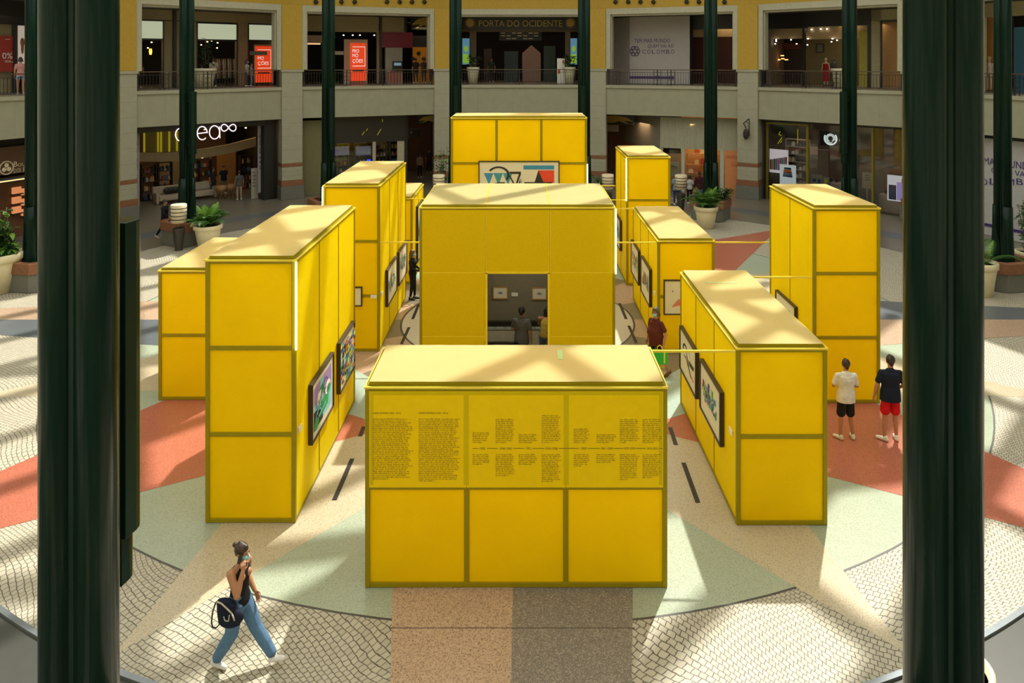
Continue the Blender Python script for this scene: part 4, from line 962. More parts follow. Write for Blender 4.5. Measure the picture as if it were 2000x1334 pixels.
t = thing('picture', 'small dark framed picture on the olive wall of the upper right shop', 'picture', b.loc(b.xz(1601, 96, 7.2)[0], 7.28, b.xz(1601, 103, 7.2)[1]), b.rz); mb = MB(); mb.box(-.25, .25, -.03, 0, 0, .6); mb.build('frame', M_BLK, t); mb = MB(); mb.box(-.18, .18, -.035, -.03, .07, .53); mb.build('print', M_GREY, t)
lamp_glow(-.5, 10.3, 5.8, bn, 30); lamp_glow(4, 10, 5, bn, 18, (1, .7, .4), 1.2)
# ---- upper far right
bn = 'far_right'; b = BAYS[bn]
t = thing('storefront', 'upper shop window at the right edge with warm light and blue wall beyond', 'shop front', b.loc(0), b.rz)
m = MB(); sbox(m, bn, (1900, 0, 2100, 30), 3.4, 3.6, zmax=ZO); sbox(m, bn, (1896, 30, 1922, 170), 3.4, 3.6, zmin=ZS1); m.build('cream_wall', MATS['olive_cream_wall'], t)
m = MB(); sbox(m, bn, (1915, 30, 1960, 172), 4.6, 4.7, zmin=ZS1); m.build('orange_back', mat('orange_back', (.55, .27, .08)), t)
m = MB(); sbox(m, bn, (1980, 52, 2050, 172), 3.8, 3.9, zmin=ZS1); m.build('blue_wall', mat('blue_wall', (.015, .08, .13)), t)
lamp_glow(-1, 10.2, 3.9, bn, 16)

# ================= ground floor
# ---- far left: watch and jewellery shop
bn = 'far_left'; b = BAYS[bn]
t = thing('storefront', 'brown shop front at the left edge with pale lettering and a lit awning line', 'shop front', b.loc(0), b.rz)
m = MB(); sbox(m, bn, (-120, 290, 90, 345), .8, .9); m.build('fascia', mat('brown_fascia', (.085, .042, .02), .4), t)
m = MB(); sbox(m, bn, (-120, 262, 90, 290), 1.2, 1.3, zmax=ZS0); m.build('dark_soffit', M_DARK, t)
m = MB(); x0, x1, z0, z1 = b.rect(-60, 345, 90, 349, .7); m.box(x0, x1, .2, .8, z0-.05, z0); m.build('awning_edge', MATS['dull_steel'], t)
m = MB(); m.box(x0, x1, .18, .2, z0-.05, z0+.0); m.build('light_line', emit('warm_line', (1, .7, .3), 1), t)
m = MB(); sbox(m, bn, (-120, 350, 90, 480), 1.6, 1.7, zmin=0.01); m.build('lower_front', mat('red_brown_front', (.13, .05, .02), .5), t)
m = MB(); cx_, cz_ = b.xz(12, 328, .8)
m.tube([(cx_+.29*math.cos(TAU*j/20), .78, cz_+.29*math.sin(TAU*j/20)) for j in range(21)], .03, 6)
for k in range(3): a = PI/2+TAU*k/3; m.T = None; m.add([(cx_+.12*math.cos(a)+.1*math.cos(TAU*i/14), .77, cz_+.12*math.sin(a)+.1*math.sin(TAU*i/14)) for i in range(14)], [tuple(range(14))])
tx(m, bn, 'B', 27, 34, 315.5, 325.5, .79); tx(m, bn, 'OUTIQUE', 34.8, 77, 316.5, 324, .79); tx(m, bn, 'DOS', 27, 41, 329, 336.5, .79); tx(m, bn, 'R', 45.5, 52, 326, 335.5, .79); tx(m, bn, 'ELÓGIOS', 52.8, 92, 325.5, 334.5, .79)
m.build('pale_lettering', mat('pale_sign_letters', (.62, .55, .38), .5), t)
for i, (px, py) in enumerate(((32, 378), (50, 380), (32, 397), (50, 400), (32, 416), (50, 420))):
    x, z = b.xz(px, py, 1.55); t2 = thing('display_niche', 'small orange lit display niche in the brown shop, %s row, %s' % (('upper', 'middle', 'lower')[i//2], ('left', 'right')[i % 2]), 'display niche', b.loc(x, 1.5, z), b.rz, 'lit niches of the brown shop')
    mb = MB(); mb.box(-.2, .2, 0, .08, 0, .3); mb.build('lit_back', emit('niche_glow', (.8, .3, .12), .55), t2); mb = MB(); mb.box(-.24, .24, -.12, .08, -.04, 0); mb.build('ledge', M_DARK, t2)
# ---- ground left: neon lettering shop
bn = 'left'; b = BAYS[bn]; w = b.w-.66
t = thing('storefront', 'dark open shop front with glowing white neon lettering', 'shop front', b.loc(0), b.rz)
m = MB(); m.box(-w, w, .5, .9, ZS0-.35, ZS0-.06); m.box(w-.75, w, .5, 1.6, .01, ZS0-.36); m.build('dark_lintel', M_DARK, t)
d = .45; m = MB()
def gl(cx, cy, rx, ry, a0, a1, n=18): return [(lambda q: (q[0], d, q[1]))(b.xz(cx+rx*math.cos(R_(a0+(a1-a0)*i/n)), cy-ry*math.sin(R_(a0+(a1-a0)*i/n)), d)) for i in range(n+1)]
rt = .030
m.tube(gl(352.5, 263, 9.8, 12.5, 0, 360), rt, 8); m.tube([(lambda q: (q[0], d, q[1]))(b.xz(*p, d)) for p in ((362, 250), (362, 275))], rt, 8)
m.tube([(lambda q: (q[0], d, q[1]))(b.xz(*p, d)) for p in ((370, 250), (370, 274))], rt, 8); m.tube(gl(377, 258, 7, 9, 170, 60), rt, 8)
m.tube(gl(395, 260, 9.8, 13, 0, 315), rt, 8); m.tube([(lambda q: (q[0], d, q[1]))(b.xz(*p, d)) for p in ((385.5, 261), (404.8, 258.5))], rt, 8)
m.tube(gl(419, 258.5, 10, 13, 0, 360), rt, 8); m.tube([(lambda q: (q[0], d, q[1]))(b.xz(*p, d)) for p in ((429, 247), (429.5, 270))], rt, 8)
pts = []
for i in range(37):
    a = TAU*i/36; den = 1+math.sin(a)**2; pts.append((lambda q: (q[0], d, q[1]))(b.xz(446.5+14.5*math.cos(a)/den, 249.5-19*math.sin(a)*math.cos(a)/den, d)))
m.tube(pts, rt, 8); m.build('neon_lettering', emit('neon_white', (1, .85, .88), .9), t)
m = MB()     # curved mezzanine beam
pts = [(272, 307), (330, 306), (400, 299), (450, 290), (500, 277), (560, 262)]
for (a, c), dd in zip(zip(pts, pts[1:]), range(5)):
    d0 = 3.6; x0, zt0 = b.xz(a[0], a[1]-8, d0); x1, zt1 = b.xz(c[0], c[1]-8, d0); zb0 = b.xz(a[0], a[1]+9, d0)[1]; zb1 = b.xz(c[0], c[1]+9, d0)[1]
    m.fprism([(x0, zb0), (x1, zb1), (x1, zt1), (x0, zt0)], d0, d0+.3)
m.build('mezzanine_beam', mat('dim_beige_beam', (.34, .27, .15)), t)
m = MB(); sbox(m, bn, (282, 252, 360, 297), 4.4, 4.5); m.build('glass_curtain', mat('yellow_olive_curtain', (.26, .22, .05)), t)
m = MB()
for px in (281, 308, 314, 330, 345): sbox(m, bn, (px, 252, px+2.5, 297), 4.3, 4.4)
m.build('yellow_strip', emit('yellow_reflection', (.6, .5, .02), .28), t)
def banner(px, d, label, vert='SALDOS'):
    t, w_, h_ = bpanel('sale_banner', label, 'banner', 'left', px, d, mat('grey_banner_cloth', (.30, .29, .30), .8), th=.03, group='grey sale banners')
    m = MB(); m.text(vert, w_*.26, h_*.34, -.008, w_*.56, h_*.5, rot=PI/2)
    # vertical lettering: rotated text reading upwards
    m.build('lettering', M_DARK, t)
banner((256, 252, 272.5, 405), .95, 'grey banner with vertical lettering at the left side of the neon lettering shop'); banner((503.5, 241, 519, 376), .95, 'grey banner with vertical lettering at the right side of the neon lettering shop')
t2, w_, h_ = bpanel('price_board', 'leaning white price board behind the right grey banner', 'board', bn, (491, 328, 514, 390), 1.3, mat('dim_white_board', (.34, .32, .26)), zmin=.02); m = MB(); bars(m, -w_*.4, h_*.85, 5, w_*.3, .04, .2, -.006); m.build('lettering', M_DARK, t2)
m = MB(); m.box(-w-.5, w+.5, 9, 9.1, 0.01, ZS0-.06); struct('wall_shop_left', m, mat('warm_dark_wall', (.16, .09, .045)), b.loc(0), b.rz)
bpanel('wall_cabinet', 'warm ochre wall panel behind the shoppers in the neon lettering shop', 'wall panel', bn, (424, 298, 461, 372), 7, mat('ochre_panel', (.38, .20, .06)), zmin=.01)
bpanel('wall_cabinet', 'pale beige wall panel left of the green column in the neon lettering shop', 'wall panel', bn, (312, 312, 362, 365), 7.5, mat('beige_panel', (.36, .28, .18)), zmin=.01)
for i, px in enumerate((292, 326, 378, 404, 482)):
    x, z = b.xz(px, 360, 5); shelf_unit('shelf_unit', 'dark metal shelf unit in the neon lettering shop, %s from the left' % ['first', 'second', 'third', 'fourth', 'fifth'][i], bn, x, 5+.2*(i % 2), 0.012, .8, 2.1, 5, M_BLK)
    goods(bn, x, 5+.2*(i % 2), 0.012, .8, 2.1, 5, GC, 'small homeware item on the %s dark shelf of the neon shop' % ['first', 'second', 'third', 'fourth', 'fifth'][i], 'homeware on the dark shelves', 5, i)
def sofa(bn, px, py, d, label, col, wd=1.9):
    b_ = BAYS[bn]; x, z = b_.xz(px, py, d); t = thing('sofa', label, 'sofa', b_.loc(x, d, .012), b_.rz); M_ = mat('sofa_'+str(px), col, .9)
    for nm, a in (('seat', (-wd/2+.16, wd/2-.16, 0, .8, .15, .45)), ('backrest', (-wd/2, wd/2, .6, .85, .46, .9)), ('armrest', (-wd/2, -wd/2+.15, 0, .6, .0, .62)), ('armrest', (wd/2-.15, wd/2, 0, .6, 0, .62))):
        mb = MB(); mb.box(*a); bevel(mb.build(nm, M_, t), .05, 3)
    return t
sofa(bn, 340, 390, 3.4, 'cream sofa with dark cushions in the neon lettering shop, left of the column', (.42, .36, .27)); sofa(bn, 399, 392, 3.4, 'cream sofa right of the column in the neon lettering shop', (.40, .35, .28), 1.5)
for k, px in enumerate((332, 340, 349)):
    x, z = b.xz(px, 380, 3.4); mb = MB(); mb.ell((0, 0, .2), (.2, .07, .2)); solo('cushion', 'dark cushion on the cream sofa, %s of three' % ('left', 'middle', 'right')[k], 'cushion', mb, M_DARK, b.loc(x, 3.85, .46), b.rz, 'dark cushions on the sofa')
for px, lb in ((432, 'left'), (451, 'right')):
    x, z = b.xz(px, 388, 2.6); t2 = thing('lounge_chair', 'tan shell lounge chair in the neon lettering shop, %s one' % lb, 'chair', b.loc(x, 2.6, .012), b.rz+(.5 if lb == 'left' else -.3), 'tan lounge chairs')
    mb = MB(); mb.lathe([(.02, .38), (.26, .42), (.36, .62), (.38, .8)], n=18); mb.build('shell', mat('tan_leather', (.32, .18, .08)), t2)
    mb = MB()
    for a in range(4): mb.cone((.06*math.cos(a*PI/2), .06*math.sin(a*PI/2), .4), .015, (.28*math.cos(a*PI/2), .28*math.sin(a*PI/2), 0), .012, 6)
    mb.build('legs', M_BLK, t2)
spots(bn, 'small warm ceiling lamp in the neon lettering shop', [(413, 303), (420, 303), (400, 253), (505, 320), (395, 308), (500, 243), (480, 250)], 6, M_WARM, .06)
lamp_glow(-3, 4.3, 5.5, bn, 16, (1, .66, .38)); lamp_glow(1.5, 4.3, 6, bn, 22, (1, .62, .32)); lamp_glow(4, 4.3, 4, bn, 12, (1, .62, .32))
# ---- ground rear left: dark gadget shop and passage
bn = 'rear_left'; b = BAYS[bn]; w = b.w-.66
bpanel('olive_panel', 'plain olive wall panel between the stone pier and the second left column', 'wall panel', bn, (588, 234, 628, 392), .5, M_OLIVE, zmin=.012, zmax=ZS0-.2)
t = thing('storefront', 'black shop front with a lit window behind the tall left box', 'shop front', b.loc(0), b.rz)
m = MB(); sbox(m, bn, (628, 228, 797, 278), .8, 1.0, zmax=ZS0-.07); sbox(m, bn, (790, 225, 796, 392), .8, 1.1, zmin=.012, zmax=ZS0-.07); m.build('black_fascia', M_DARK, t)
m = MB(); sbox(m, bn, (728, 276, 734, 392), .8, .95, zmin=.012); sbox(m, bn, (776, 262, 792, 392), .85, .95, zmin=.012); m.build('pale_post', MATS['cream_panel'], t)
m = MB(); sbox(m, bn, (652, 278, 790, 392), .9, .92, zmin=.02); m.build('glass', GLASS, t)
m = MB()
for a in (((707, 264), (712, 257)), ((715, 256), (718, 251)), ((737, 264), (744, 252)), ((747, 238), (747, 233))):
    p, q = [b.xz(*c, .78) for c in a]; m.cone((p[0], .78, p[1]), .02, (q[0], .78, q[1]), .02, 6)
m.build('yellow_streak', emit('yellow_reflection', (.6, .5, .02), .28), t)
for k, px in enumerate(((654, 286, 682, 303), (695, 286, 724, 303))): bpanel('display_screen', 'grey video screen in the black shop window, %s one' % ('left', 'right')[k], 'screen', bn, px, 1.8, emit('dim_screen', (.10, .10, .14), .6), group='screens in the black shop window')
bpanel('blue_sign', 'small blue glowing sign in the black shop window', 'sign', bn, (717, 311.5, 724, 315.5), 1.7, emit('blue_glow', (.02, .05, 1), 2))
for i, px in enumerate((670, 705, 745, 773)):
    x, z = b.xz(px, 340, 2.6); shelf_unit('shelf_unit', 'lit gadget shelf in the black shop, %s from the left' % ['first', 'second', 'third', 'fourth'][i], bn, x, 2.6, .012, .75, 2.8, 7, M_GREY); goods(bn, x, 2.6, .012, .75, 2.8, 7, GC, 'small gadget box on the %s shelf of the black shop' % ['first', 'second', 'third', 'fourth'][i], 'gadget boxes in the black shop', 5, 20+i)
lamp_glow(-1, 4.2, 2.2, bn, 12, (1, .85, .85), 2)
comet(bn, (817, 224, 856, 241), 'black gate sign end with a gold comet on the ground floor, left of centre', 1, 1.6)
t2, w_, h_ = bpanel('passage_sign', 'small black hanging sign with yellow mark in the left ground passage', 'sign', bn, (797, 252, 821, 268), 3, M_DARK); m = MB(); m.box(-w_*.35, -w_*.15, -.01, 0, h_*.5, h_*.7); m.build('yellow_mark', MATS['item_ochre'], t2)
bpanel('passage_wall', 'brown end wall of the left ground passage', 'wall panel', bn, (797, 240, 856, 350), 8.5, mat('brown_end_wall', (.15, .08, .04)), zmin=.012, zmax=ZS0-.1)
x = b.xz(825, 300, 5)[0]; lamp_glow(x, 4.4, 5, bn, 9, (1, .65, .4), 1.5)
# ---- ground rear bay behind the big box
bn = 'rear'; b = BAYS[bn]; m = MB(); m.box(-b.w+.7, b.w-.7, 6, 6.1, .012, ZS0-.1); struct('wall_shop_rear', m, M_INT, b.loc(0), b.rz)
# ---- ground rear right: shop with orange sale posters
bn = 'rear_right'; b = BAYS[bn]; w = b.w-.66
comet(bn, (1181, 224, 1238, 243), 'black gate sign end with a gold comet on the ground floor, right of centre', -1, 2.4)
t = thing('storefront', 'pale corrugated shop front with warm windows and orange sale posters', 'shop front', b.loc(0), b.rz)
M_COR = mat('pale_corrugated_metal', (.44, .45, .34), .5)
m = MB(); x0, x1, z0, z1 = b.rect(1290, 232, 1446, 292, .8); n = 54; z1 = ZS0-.12
for i in range(n): xa = x0+(x1-x0)*i/n; m.box(xa, xa+(x1-x0)/n*.55, .77, .86, z0, z1)
m.box(x0, x1, .82, .9, z0, z1); m.build('corrugated_fascia', M_COR, t)
xs, _ = b.xz(1215, 240, 5.5)
m = MB(); m.prism([(x0, .82), (xs, 5.5), (xs+.06, 5.55), (x0, .92)][::-1], z0-.25, z1); m.build('side_fascia', mat('side_fascia_grey', (.26, .25, .20)), t)
m = MB(); m.prism([(x0, .95), (xs, 5.6), (xs+.06, 5.65), (x0, 1.05)][::-1], .012, z0-.25); m.build('side_orange_window', mat('orange_window_panel', (.55, .20, .07)), t)
m = MB(); sbox(m, bn, (1286, 290, 1294, 398), .8, .95, zmin=.012); sbox(m, bn, (1331, 290, 1337, 398), .8, .95, zmin=.012); sbox(m, bn, (1406, 290, 1414, 398), .8, .95, zmin=.012); m.build('pale_post', mat('pale_green_post', (.42, .46, .38)), t)
m = MB(); sbox(m, bn, (1294, 292, 1331, 392), .88, .9, zmin=.3); sbox(m, bn, (1337, 292, 1407, 392), .88, .9, zmin=.3); m.build('glass', GLASS, t)
t2, w_, h_ = bpanel('window_poster', 'pale pink window poster with a dark line drawing', 'poster', bn, (1295, 300, 1330, 390), 1.1, mat('pink_beige_poster', (.50, .30, .20)), zmin=.3)
m = MB(); m.box(-w_*.4, w_*.4, -.01, 0, h_*.3, h_*.75); m.build('pale_print', mat('pale_print', (.5, .46, .36)), t2)
m = MB()
for k in range(4): m.tube([(w_*(.3*math.cos(j*.5+k)), -.015, h_*(.52+.04*k+.07*math.sin(j*.5+k*.6))) for j in range(9)], .012, 5)
m.build('line_drawing', M_DARK, t2)
bpanel('warm_wall', 'glowing orange back wall of the shop with orange sale posters', 'wall panel', bn, (1330, 275, 1440, 392), 3.2, mat('bright_orange_wall', (.75, .38, .10)), zmin=.012, zmax=4.5)
x, z = b.xz(1372, 340, 2.4); shelf_unit('shelf_unit', 'warm wooden display shelf in the shop with orange sale posters', bn, x, 2.4, .012, 2.1, 2.9, 5, mat('warm_wood', (.5, .26, .09))); goods(bn, x, 2.4, .012, 2.1, 2.9, 5, [GC[1], GC[4], GC[0], M_WHT], 'small cream or tan item on the warm wooden display shelf', 'goods on the warm wooden shelf', 5, 44)
t2, w_, h_ = bpanel('window_sticker', 'orange poster filling the lower half of the window behind three shoppers', 'poster', bn, (1338, 338, 1376, 385), 1.0, mat('orange_poster', (.62, .25, .09)), zmin=.35)
m = MB(); m.text('SALDOS', -w_*.35, h_*.68, -.008, h_*.1, w_*.6); m.build('lettering', mat('dark_red_ink', (.25, .03, .015)), t2)
t2, w_, h_ = bpanel('sale_poster', 'tall orange poster with dark red lettering beside the stone pier', 'poster', bn, (1416, 292, 1444, 388), .8, MATS['orange_poster'], zmin=.3)
m = MB(); m.text('SALDOS', -w_*.46, h_*.78, -.008, h_*.07, w_*.92); m.text('ATÉ', -w_*.08, h_*.66, -.008, h_*.035, w_*.3); m.text('-50%', -w_*.12, h_*.58, -.008, h_*.05, w_*.5); m.build('lettering', MATS['dark_red_ink'], t2)
lamp_glow(b.w-3, 4.2, 2.0, bn, 130, (1, .62, .28), 2); lamp_glow(-2.2, 4.0, 2.6, bn, 30, (1, .62, .35), 1.5)
bpanel('passage_wall', 'dark brown passage end wall right of the tallest back box', 'wall panel', bn, (1180, 240, 1225, 350), 8, MATS['brown_end_wall'], zmin=.012, zmax=ZS0-.1)
t2, w_, h_ = bpanel('passage_sign', 'small grey hanging sign in the right ground passage', 'sign', bn, (1184, 244, 1208, 257), 4, MATS['grey_machine'])
# hanging emblem on pier
p = pol(RP, 33.4); bb = BAYS['rear_right']; x, z = bb.xz(1457, 262, -.6)
t2 = thing('hanging_lantern', 'black wrought iron sign with an oval emblem hanging from the stone pier', 'sign', bb.loc(x, -.55, z), bb.rz)
mb = MB(); mb.ell((0, 0, 0), (.17, .04, .32)); mb.build('oval', M_BLK, t2); mb = MB(); mb.tube([(.17, 0, -.1), (.17, 0, .9), (-.15, 0, .62), (0, 0, .35)], .03, 6); mb.tube([(.1+.1*math.cos(a*.6), 0, .75+.1*math.sin(a*.6)) for a in range(9)], .015, 5); mb.build('bracket', M_BLK, t2)
# ---- ground right: phone shop
bn = 'right'; b = BAYS[bn]; w = b.w-.66
t = thing('storefront', 'glass phone shop front with a brass framed door panel and round white emblem', 'shop front', b.loc(0), b.rz)
M_BR = mat('brass_frame', (.20, .165, .015), .3, metal=.3)
m = MB(); m.box(-w, w, .5, .7, ZS0-.16, ZS0-.06); m.box(-w, -w+.12, .5, .8, .012, ZS0-.16); m.build('dark_frame', M_DARK, t)
m = MB(); sbox(m, bn, (1495, 241, 1579, 244), .6, .7); sbox(m, bn, (1495, 241, 1500, 400), .6, .7, zmin=.012); sbox(m, bn, (1574, 241, 1579, 400), .6, .7, zmin=.012); m.build('brass_frame', M_BR, t); m = MB(); sbox(m, bn, (1702, 250, 1706, 420), .6, .7, zmin=.012); m.build('brass_mullion', M_BR, t)
m = MB(); m.box(-w+.12, w, .66, .67, .02, ZS0-.17); m.build('glass', GLASS, t)
m = MB()
for a in (((1524, 279), (1527, 275)), ((1524, 257), (1521, 262)), ((1521, 262), (1526, 265)), ((1558, 280), (1558, 252)), ((1519, 281), (1527, 269))):
    p, q = [b.xz(*c, .58) for c in a]; m.cone((p[0], .58, p[1]), .018, (q[0], .58, q[1]), .018, 6)
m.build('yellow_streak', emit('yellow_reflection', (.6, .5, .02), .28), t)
m = MB(); m.box(-w-.5, w+.6, 6.4, 6.5, .012, ZS0-.06); struct('wall_shop_right', m, mat('taupe_shop_wall', (.22, .155, .115)), b.loc(0), b.rz)
bpanel('partition', 'taupe partition inside the phone shop left of the round white emblem', 'wall panel', bn, (1580, 292, 1618, 372), 2.6, MATS['taupe_shop_wall'], zmin=.012, th=.2)
t2, w_, h_ = bpanel('shop_sign', 'black sign with a white ring emblem inside the phone shop', 'sign', bn, (1601, 257, 1672, 286), 1.2, M_DARK, th=.15)
m = MB(); cx_ = -w_*.5+w_*.31; hz_ = h_*.5; y = -.03
M_E = emit('white_emblem', (.8, .85, .9), .8)
def arcband(r0, r1, a0, a1, n=24):
    for i in range(n):
        p, q = R_(a0+(a1-a0)*i/n), R_(a0+(a1-a0)*(i+1)/n); m.add([(cx_+r0*math.cos(p), y, hz_+r0*math.sin(p)), (cx_+r1*math.cos(p), y, hz_+r1*math.sin(p)), (cx_+r1*math.cos(q), y, hz_+r1*math.sin(q)), (cx_+r0*math.cos(q), y, hz_+r0*math.sin(q))], [(0, 1, 2, 3)])
r_ = h_*.46
arcband(r_*.78, r_, 150, 400); arcband(r_*.38, r_*.52, -60, 250); arcband(r_*.58, r_*.72, -20, 290)
m.text('GMS', cx_+h_*.58, h_*.26, y, h_*.32, h_*.95); m.build('emblem_and_letters', M_E, t2)
t2, w_, h_ = bpanel('phone_poster', 'white poster with a row of colourful phones inside the brass frame', 'poster', bn, (1503, 292, 1539, 338), 1.2, emit('poster_lilac_white', (.75, .65, .72), .5))
for k, c in enumerate(('red', 'lime', 'navy', 'purple', 'purple', 'red', 'blue', 'teal', 'red')):
    m = MB(); x0 = -w_*.48+k*w_*.105; m.box(x0, x0+w_*.095, -.012, 0, h_*.12, h_*(.55+.02*k)); m.build('printed_phone', ART[c], t2)
t2, w_, h_ = bpanel('offer_poster', 'pale standing poster with a rainbow stack, low in the brass framed window', 'poster', bn, (1523, 322, 1554, 366), .9, emit('poster_blue_white', (.62, .68, .72), .45))
for k, c in enumerate(('navy', 'blue', 'red', 'orange', 'navy')): m = MB(); m.box(-w_*(.3-.02*k), w_*(.3-.02*k), -.012, 0, h_*(.46+.085*k), h_*(.54+.085*k)); m.build('printed_stripe', ART[c], t2)
t2, w_, h_ = bpanel('offer_poster', 'small grey poster with two pictures beside the brass frame', 'poster', bn, (1584, 341, 1606, 362), .9, mat('grey_poster', (.34, .33, .30))); m = MB(); m.box(-w_*.35, -w_*.05, -.01, 0, h_*.3, h_*.6); m.box(w_*.1, w_*.35, -.01, 0, h_*.2, h_*.6); m.build('pictures', ART['navy'], t2)
t2, w_, h_ = bpanel('offer_poster', 'small square poster with a round yellow picture', 'poster', bn, (1608, 346, 1619, 361), .9, MATS['grey_poster']); m = MB(); m.ell((0, -.01, h_*.5), (w_*.3, .01, h_*.3)); m.build('round_picture', ART['yellow'], t2)
t2, w_, h_ = bpanel('offer_poster', 'pinkish text poster on a stand right of the phone shop column', 'poster', bn, (1684, 337, 1703, 368), .9, mat('pink_text_poster', (.50, .38, .32))); m = MB(); bars(m, -w_*.2, h_*.8, 3, w_*.6, .03, .12, -.008); m.build('lettering', M_DARK, t2)
m = MB(); m.box(-.04, .04, 0, .05, -1.6, 0); m.build('stand_pole', MATS['grey_poster'], t2)
t2, w_, h_ = bpanel('offer_poster', 'small cream card with a ring mark above the partition in the phone shop', 'poster', bn, (1582, 287, 1597, 302), 2.4, mat('cream_card', (.52, .42, .34)))
t2, w_, h_ = bpanel('phone_poster', 'tall lilac poster with two large phones beside the huge right column', 'poster', bn, (1733, 343, 1768, 393), .8, emit('poster_white', (.7, .7, .78), .5))
m = MB(); m.box(-w_*.42, w_*.0, -.01, 0, h_*.05, h_*.62); m.build('dark_phone', ART['navy'], t2); m = MB(); m.box(w_*.03, w_*.45, -.01, 0, h_*.05, h_*.75); m.build('lilac_phone', emit('lilac_print', (.35, .28, .65), .5), t2)
for px, py, d, wd, h_, lb in ((1640, 385, 3.2, 1.5, 1.0, 'left'), (1750, 400, 1.6, 1.7, .95, 'right')):
    x, z = b.xz(px, py, d); t2 = thing('shop_counter', 'rounded pinkish counter with small phones in the phone shop, %s one' % lb, 'counter', b.loc(x, d, .012), b.rz, 'counters in the phone shop'); mb = MB(); mb.lathe([(wd/2-.08, 0), (wd/2, .05), (wd/2, h_-.05), (wd/2-.04, h_)], n=28, sy=.5); mb.build('body', mat('pinkish_white', (.48, .38, .32)), t2)
    pr = None
    for k in range(4):
        lc = b.loc(x-.5+.32*k, d, h_+.012)
        if pr is None: mb = MB(); mb.box(-.05, .05, -.03, .03, 0, .18); pr = solo('phone', 'small dark phone standing on a pinkish counter', 'phone', mb, M_DARK, lc, b.rz+.2, 'phones on the counters')
        else: dup(pr, loc=lc)
x, z = b.xz(1555, 330, 3.5); shelf_unit('shelf_unit', 'accessory wall shelf seen through the brass frame', bn, x, 3.5, .012, 1.4, 3.3, 8, MATS['pinkish_white']); goods(bn, x, 3.5, .012, 1.4, 3.3, 8, [GC[1], M_WHT, GC[2]], 'small accessory box on the shelf behind the brass frame', 'accessory boxes in the phone shop', 5, 71)
lamp_glow(-2, 4.3, 3, bn, 22, (1, .8, .72)); lamp_glow(3, 4.3, 3, bn, 22, (1, .8, .72))
# ---- ground far right hoarding
bn = 'far_right'; b = BAYS[bn]; w = b.w-.66
t = thing('hoarding', 'large pale hoarding with purple slogan at the right edge, ground floor', 'hoarding', b.loc(0), b.rz)
m = MB(); m.box(-w, w, .5, .6, .012, ZS0-.2); m.build('front_panel', mat('pale_violet_grey', (.42, .42, .43), .6), t)
m = MB(); m.box(-w, w, .45, .6, ZS0-.2, ZS0-.06); m.build('dark_top_rail', M_DARK, t)
m = MB(); d = .48
tx(m, bn, 'TEM MAIS MUNDO', 1888, 2022, 311, 325, d); tx(m, bn, 'QUEM VAI AO', 1936, 2034, 333, 346, d)
for i, c in enumerate('COLOMBO'): tx(m, bn, c, 1898+17.4*i, 1911+17.4*i, 349, 361, d)
x0, x1, z0, z1 = b.rect(1880, 445, 2060, 451, d); m.box(x0, x1, d-.005, d, z0, z1); m.build('purple_print', mat('purple_ink_bright', (.05, .02, .16), .6), t)
# ------------------------------------------------------------ planters, lamps and plants
def planter_box(label, a, rr_=17.9):
    x, y = pol(rr_, a); t = thing('stone_planter', label, 'planter', (x, y, .012), -R_(a), 'stone planters around the column feet')
    def oct_(w, z0, z1, m_, nm, hollow=0):
        mb = MB(); c = .30; o = [(-w, -w+c*w), (-w+c*w, -w), (w-c*w, -w), (w, -w+c*w), (w, w-c*w), (w-c*w, w), (-w+c*w, w), (-w, w-c*w)]
        n = 8; q = hollow
        i_ = [(x_*(w-q)/w, y_*(w-q)/w) for x_, y_ in o]
        vs = [(a_, b_, z0) for a_, b_ in o]+[(a_, b_, z1) for a_, b_ in o]+[(a_, b_, z1) for a_, b_ in i_]+[(a_, b_, z0) for a_, b_ in i_]
        fs = []
        for k in range(n):
            j = (k+1) % n
            fs += [(k, j, n+j, n+k), (n+k, n+j, 2*n+j, 2*n+k), (2*n+k, 2*n+j, 3*n+j, 3*n+k), (3*n+k, 3*n+j, j, k)]
        mb.add(vs, fs); return bevel(mb.build(nm, m_, t), .015)
    oct_(.84, 0, .64, M_GREY, 'base', .2); oct_(.89, .64, 1.02, M_TERR, 'rim', .26)
    return t
for a, lb in ((-78.6, 'stone planter with terracotta rim at the left edge beside the big pot'), (-56.3, 'stone planter with terracotta rim round the column before the neon lettering shop'),
              (-33.4, 'stone planter round the column left of centre, mostly hidden by the tall left box'), (-11.4, 'stone planter behind the left end of the tallest back box'),
              (11.4, 'stone planter behind the right end of the tallest back box'), (33.4, 'stone planter round the column before the shop with orange posters'),
              (56, 'stone planter round the column before the phone shop'), (78.6, 'stone planter with terracotta rim at the right edge')): planter_box(lb, a)
def floor_lamp(label, px, py):
    x, y = gnd(px, py); t = thing('floor_lamp', label, 'lamp', (x, y, .012), 0, 'striped shade lamps around the hall')
    mb = MB(); mb.lathe([(.17, 0), (.16, .02), (.15, .1), (.25, .92), (.22, .95)], n=20); bevel(mb.build('base', mat('dark_bronze', (.03, .026, .02), .4), t), .002)
    mb = MB(); mb.lathe([(.035, .95), (.035, 1.22)], n=12); mb.build('stem', mat('brass_stem', (.35, .26, .08), .3, metal=.6), t)
    mb = MB(); mb.lathe([(.31, 1.2), (.325, 1.95), (.30, 1.97)], n=28); sh = mb.build('lamp_shade', mat('cream_lampshade', (.66, .58, .40), .7), t)
    for z in (1.32, 1.48, 1.64, 1.80): mb = MB(); mb.lathe([(.322, z), (.336, z+.008), (.336, z+.026), (.322, z+.034)], n=28); mb.build('stripe', M_DARK, sh)
floor_lamp('lamp with cream striped shade on a dark cone left of the fern pot', 349, 489); floor_lamp('lamp with striped shade right of the slim back box, before three shoppers', 1330, 413)
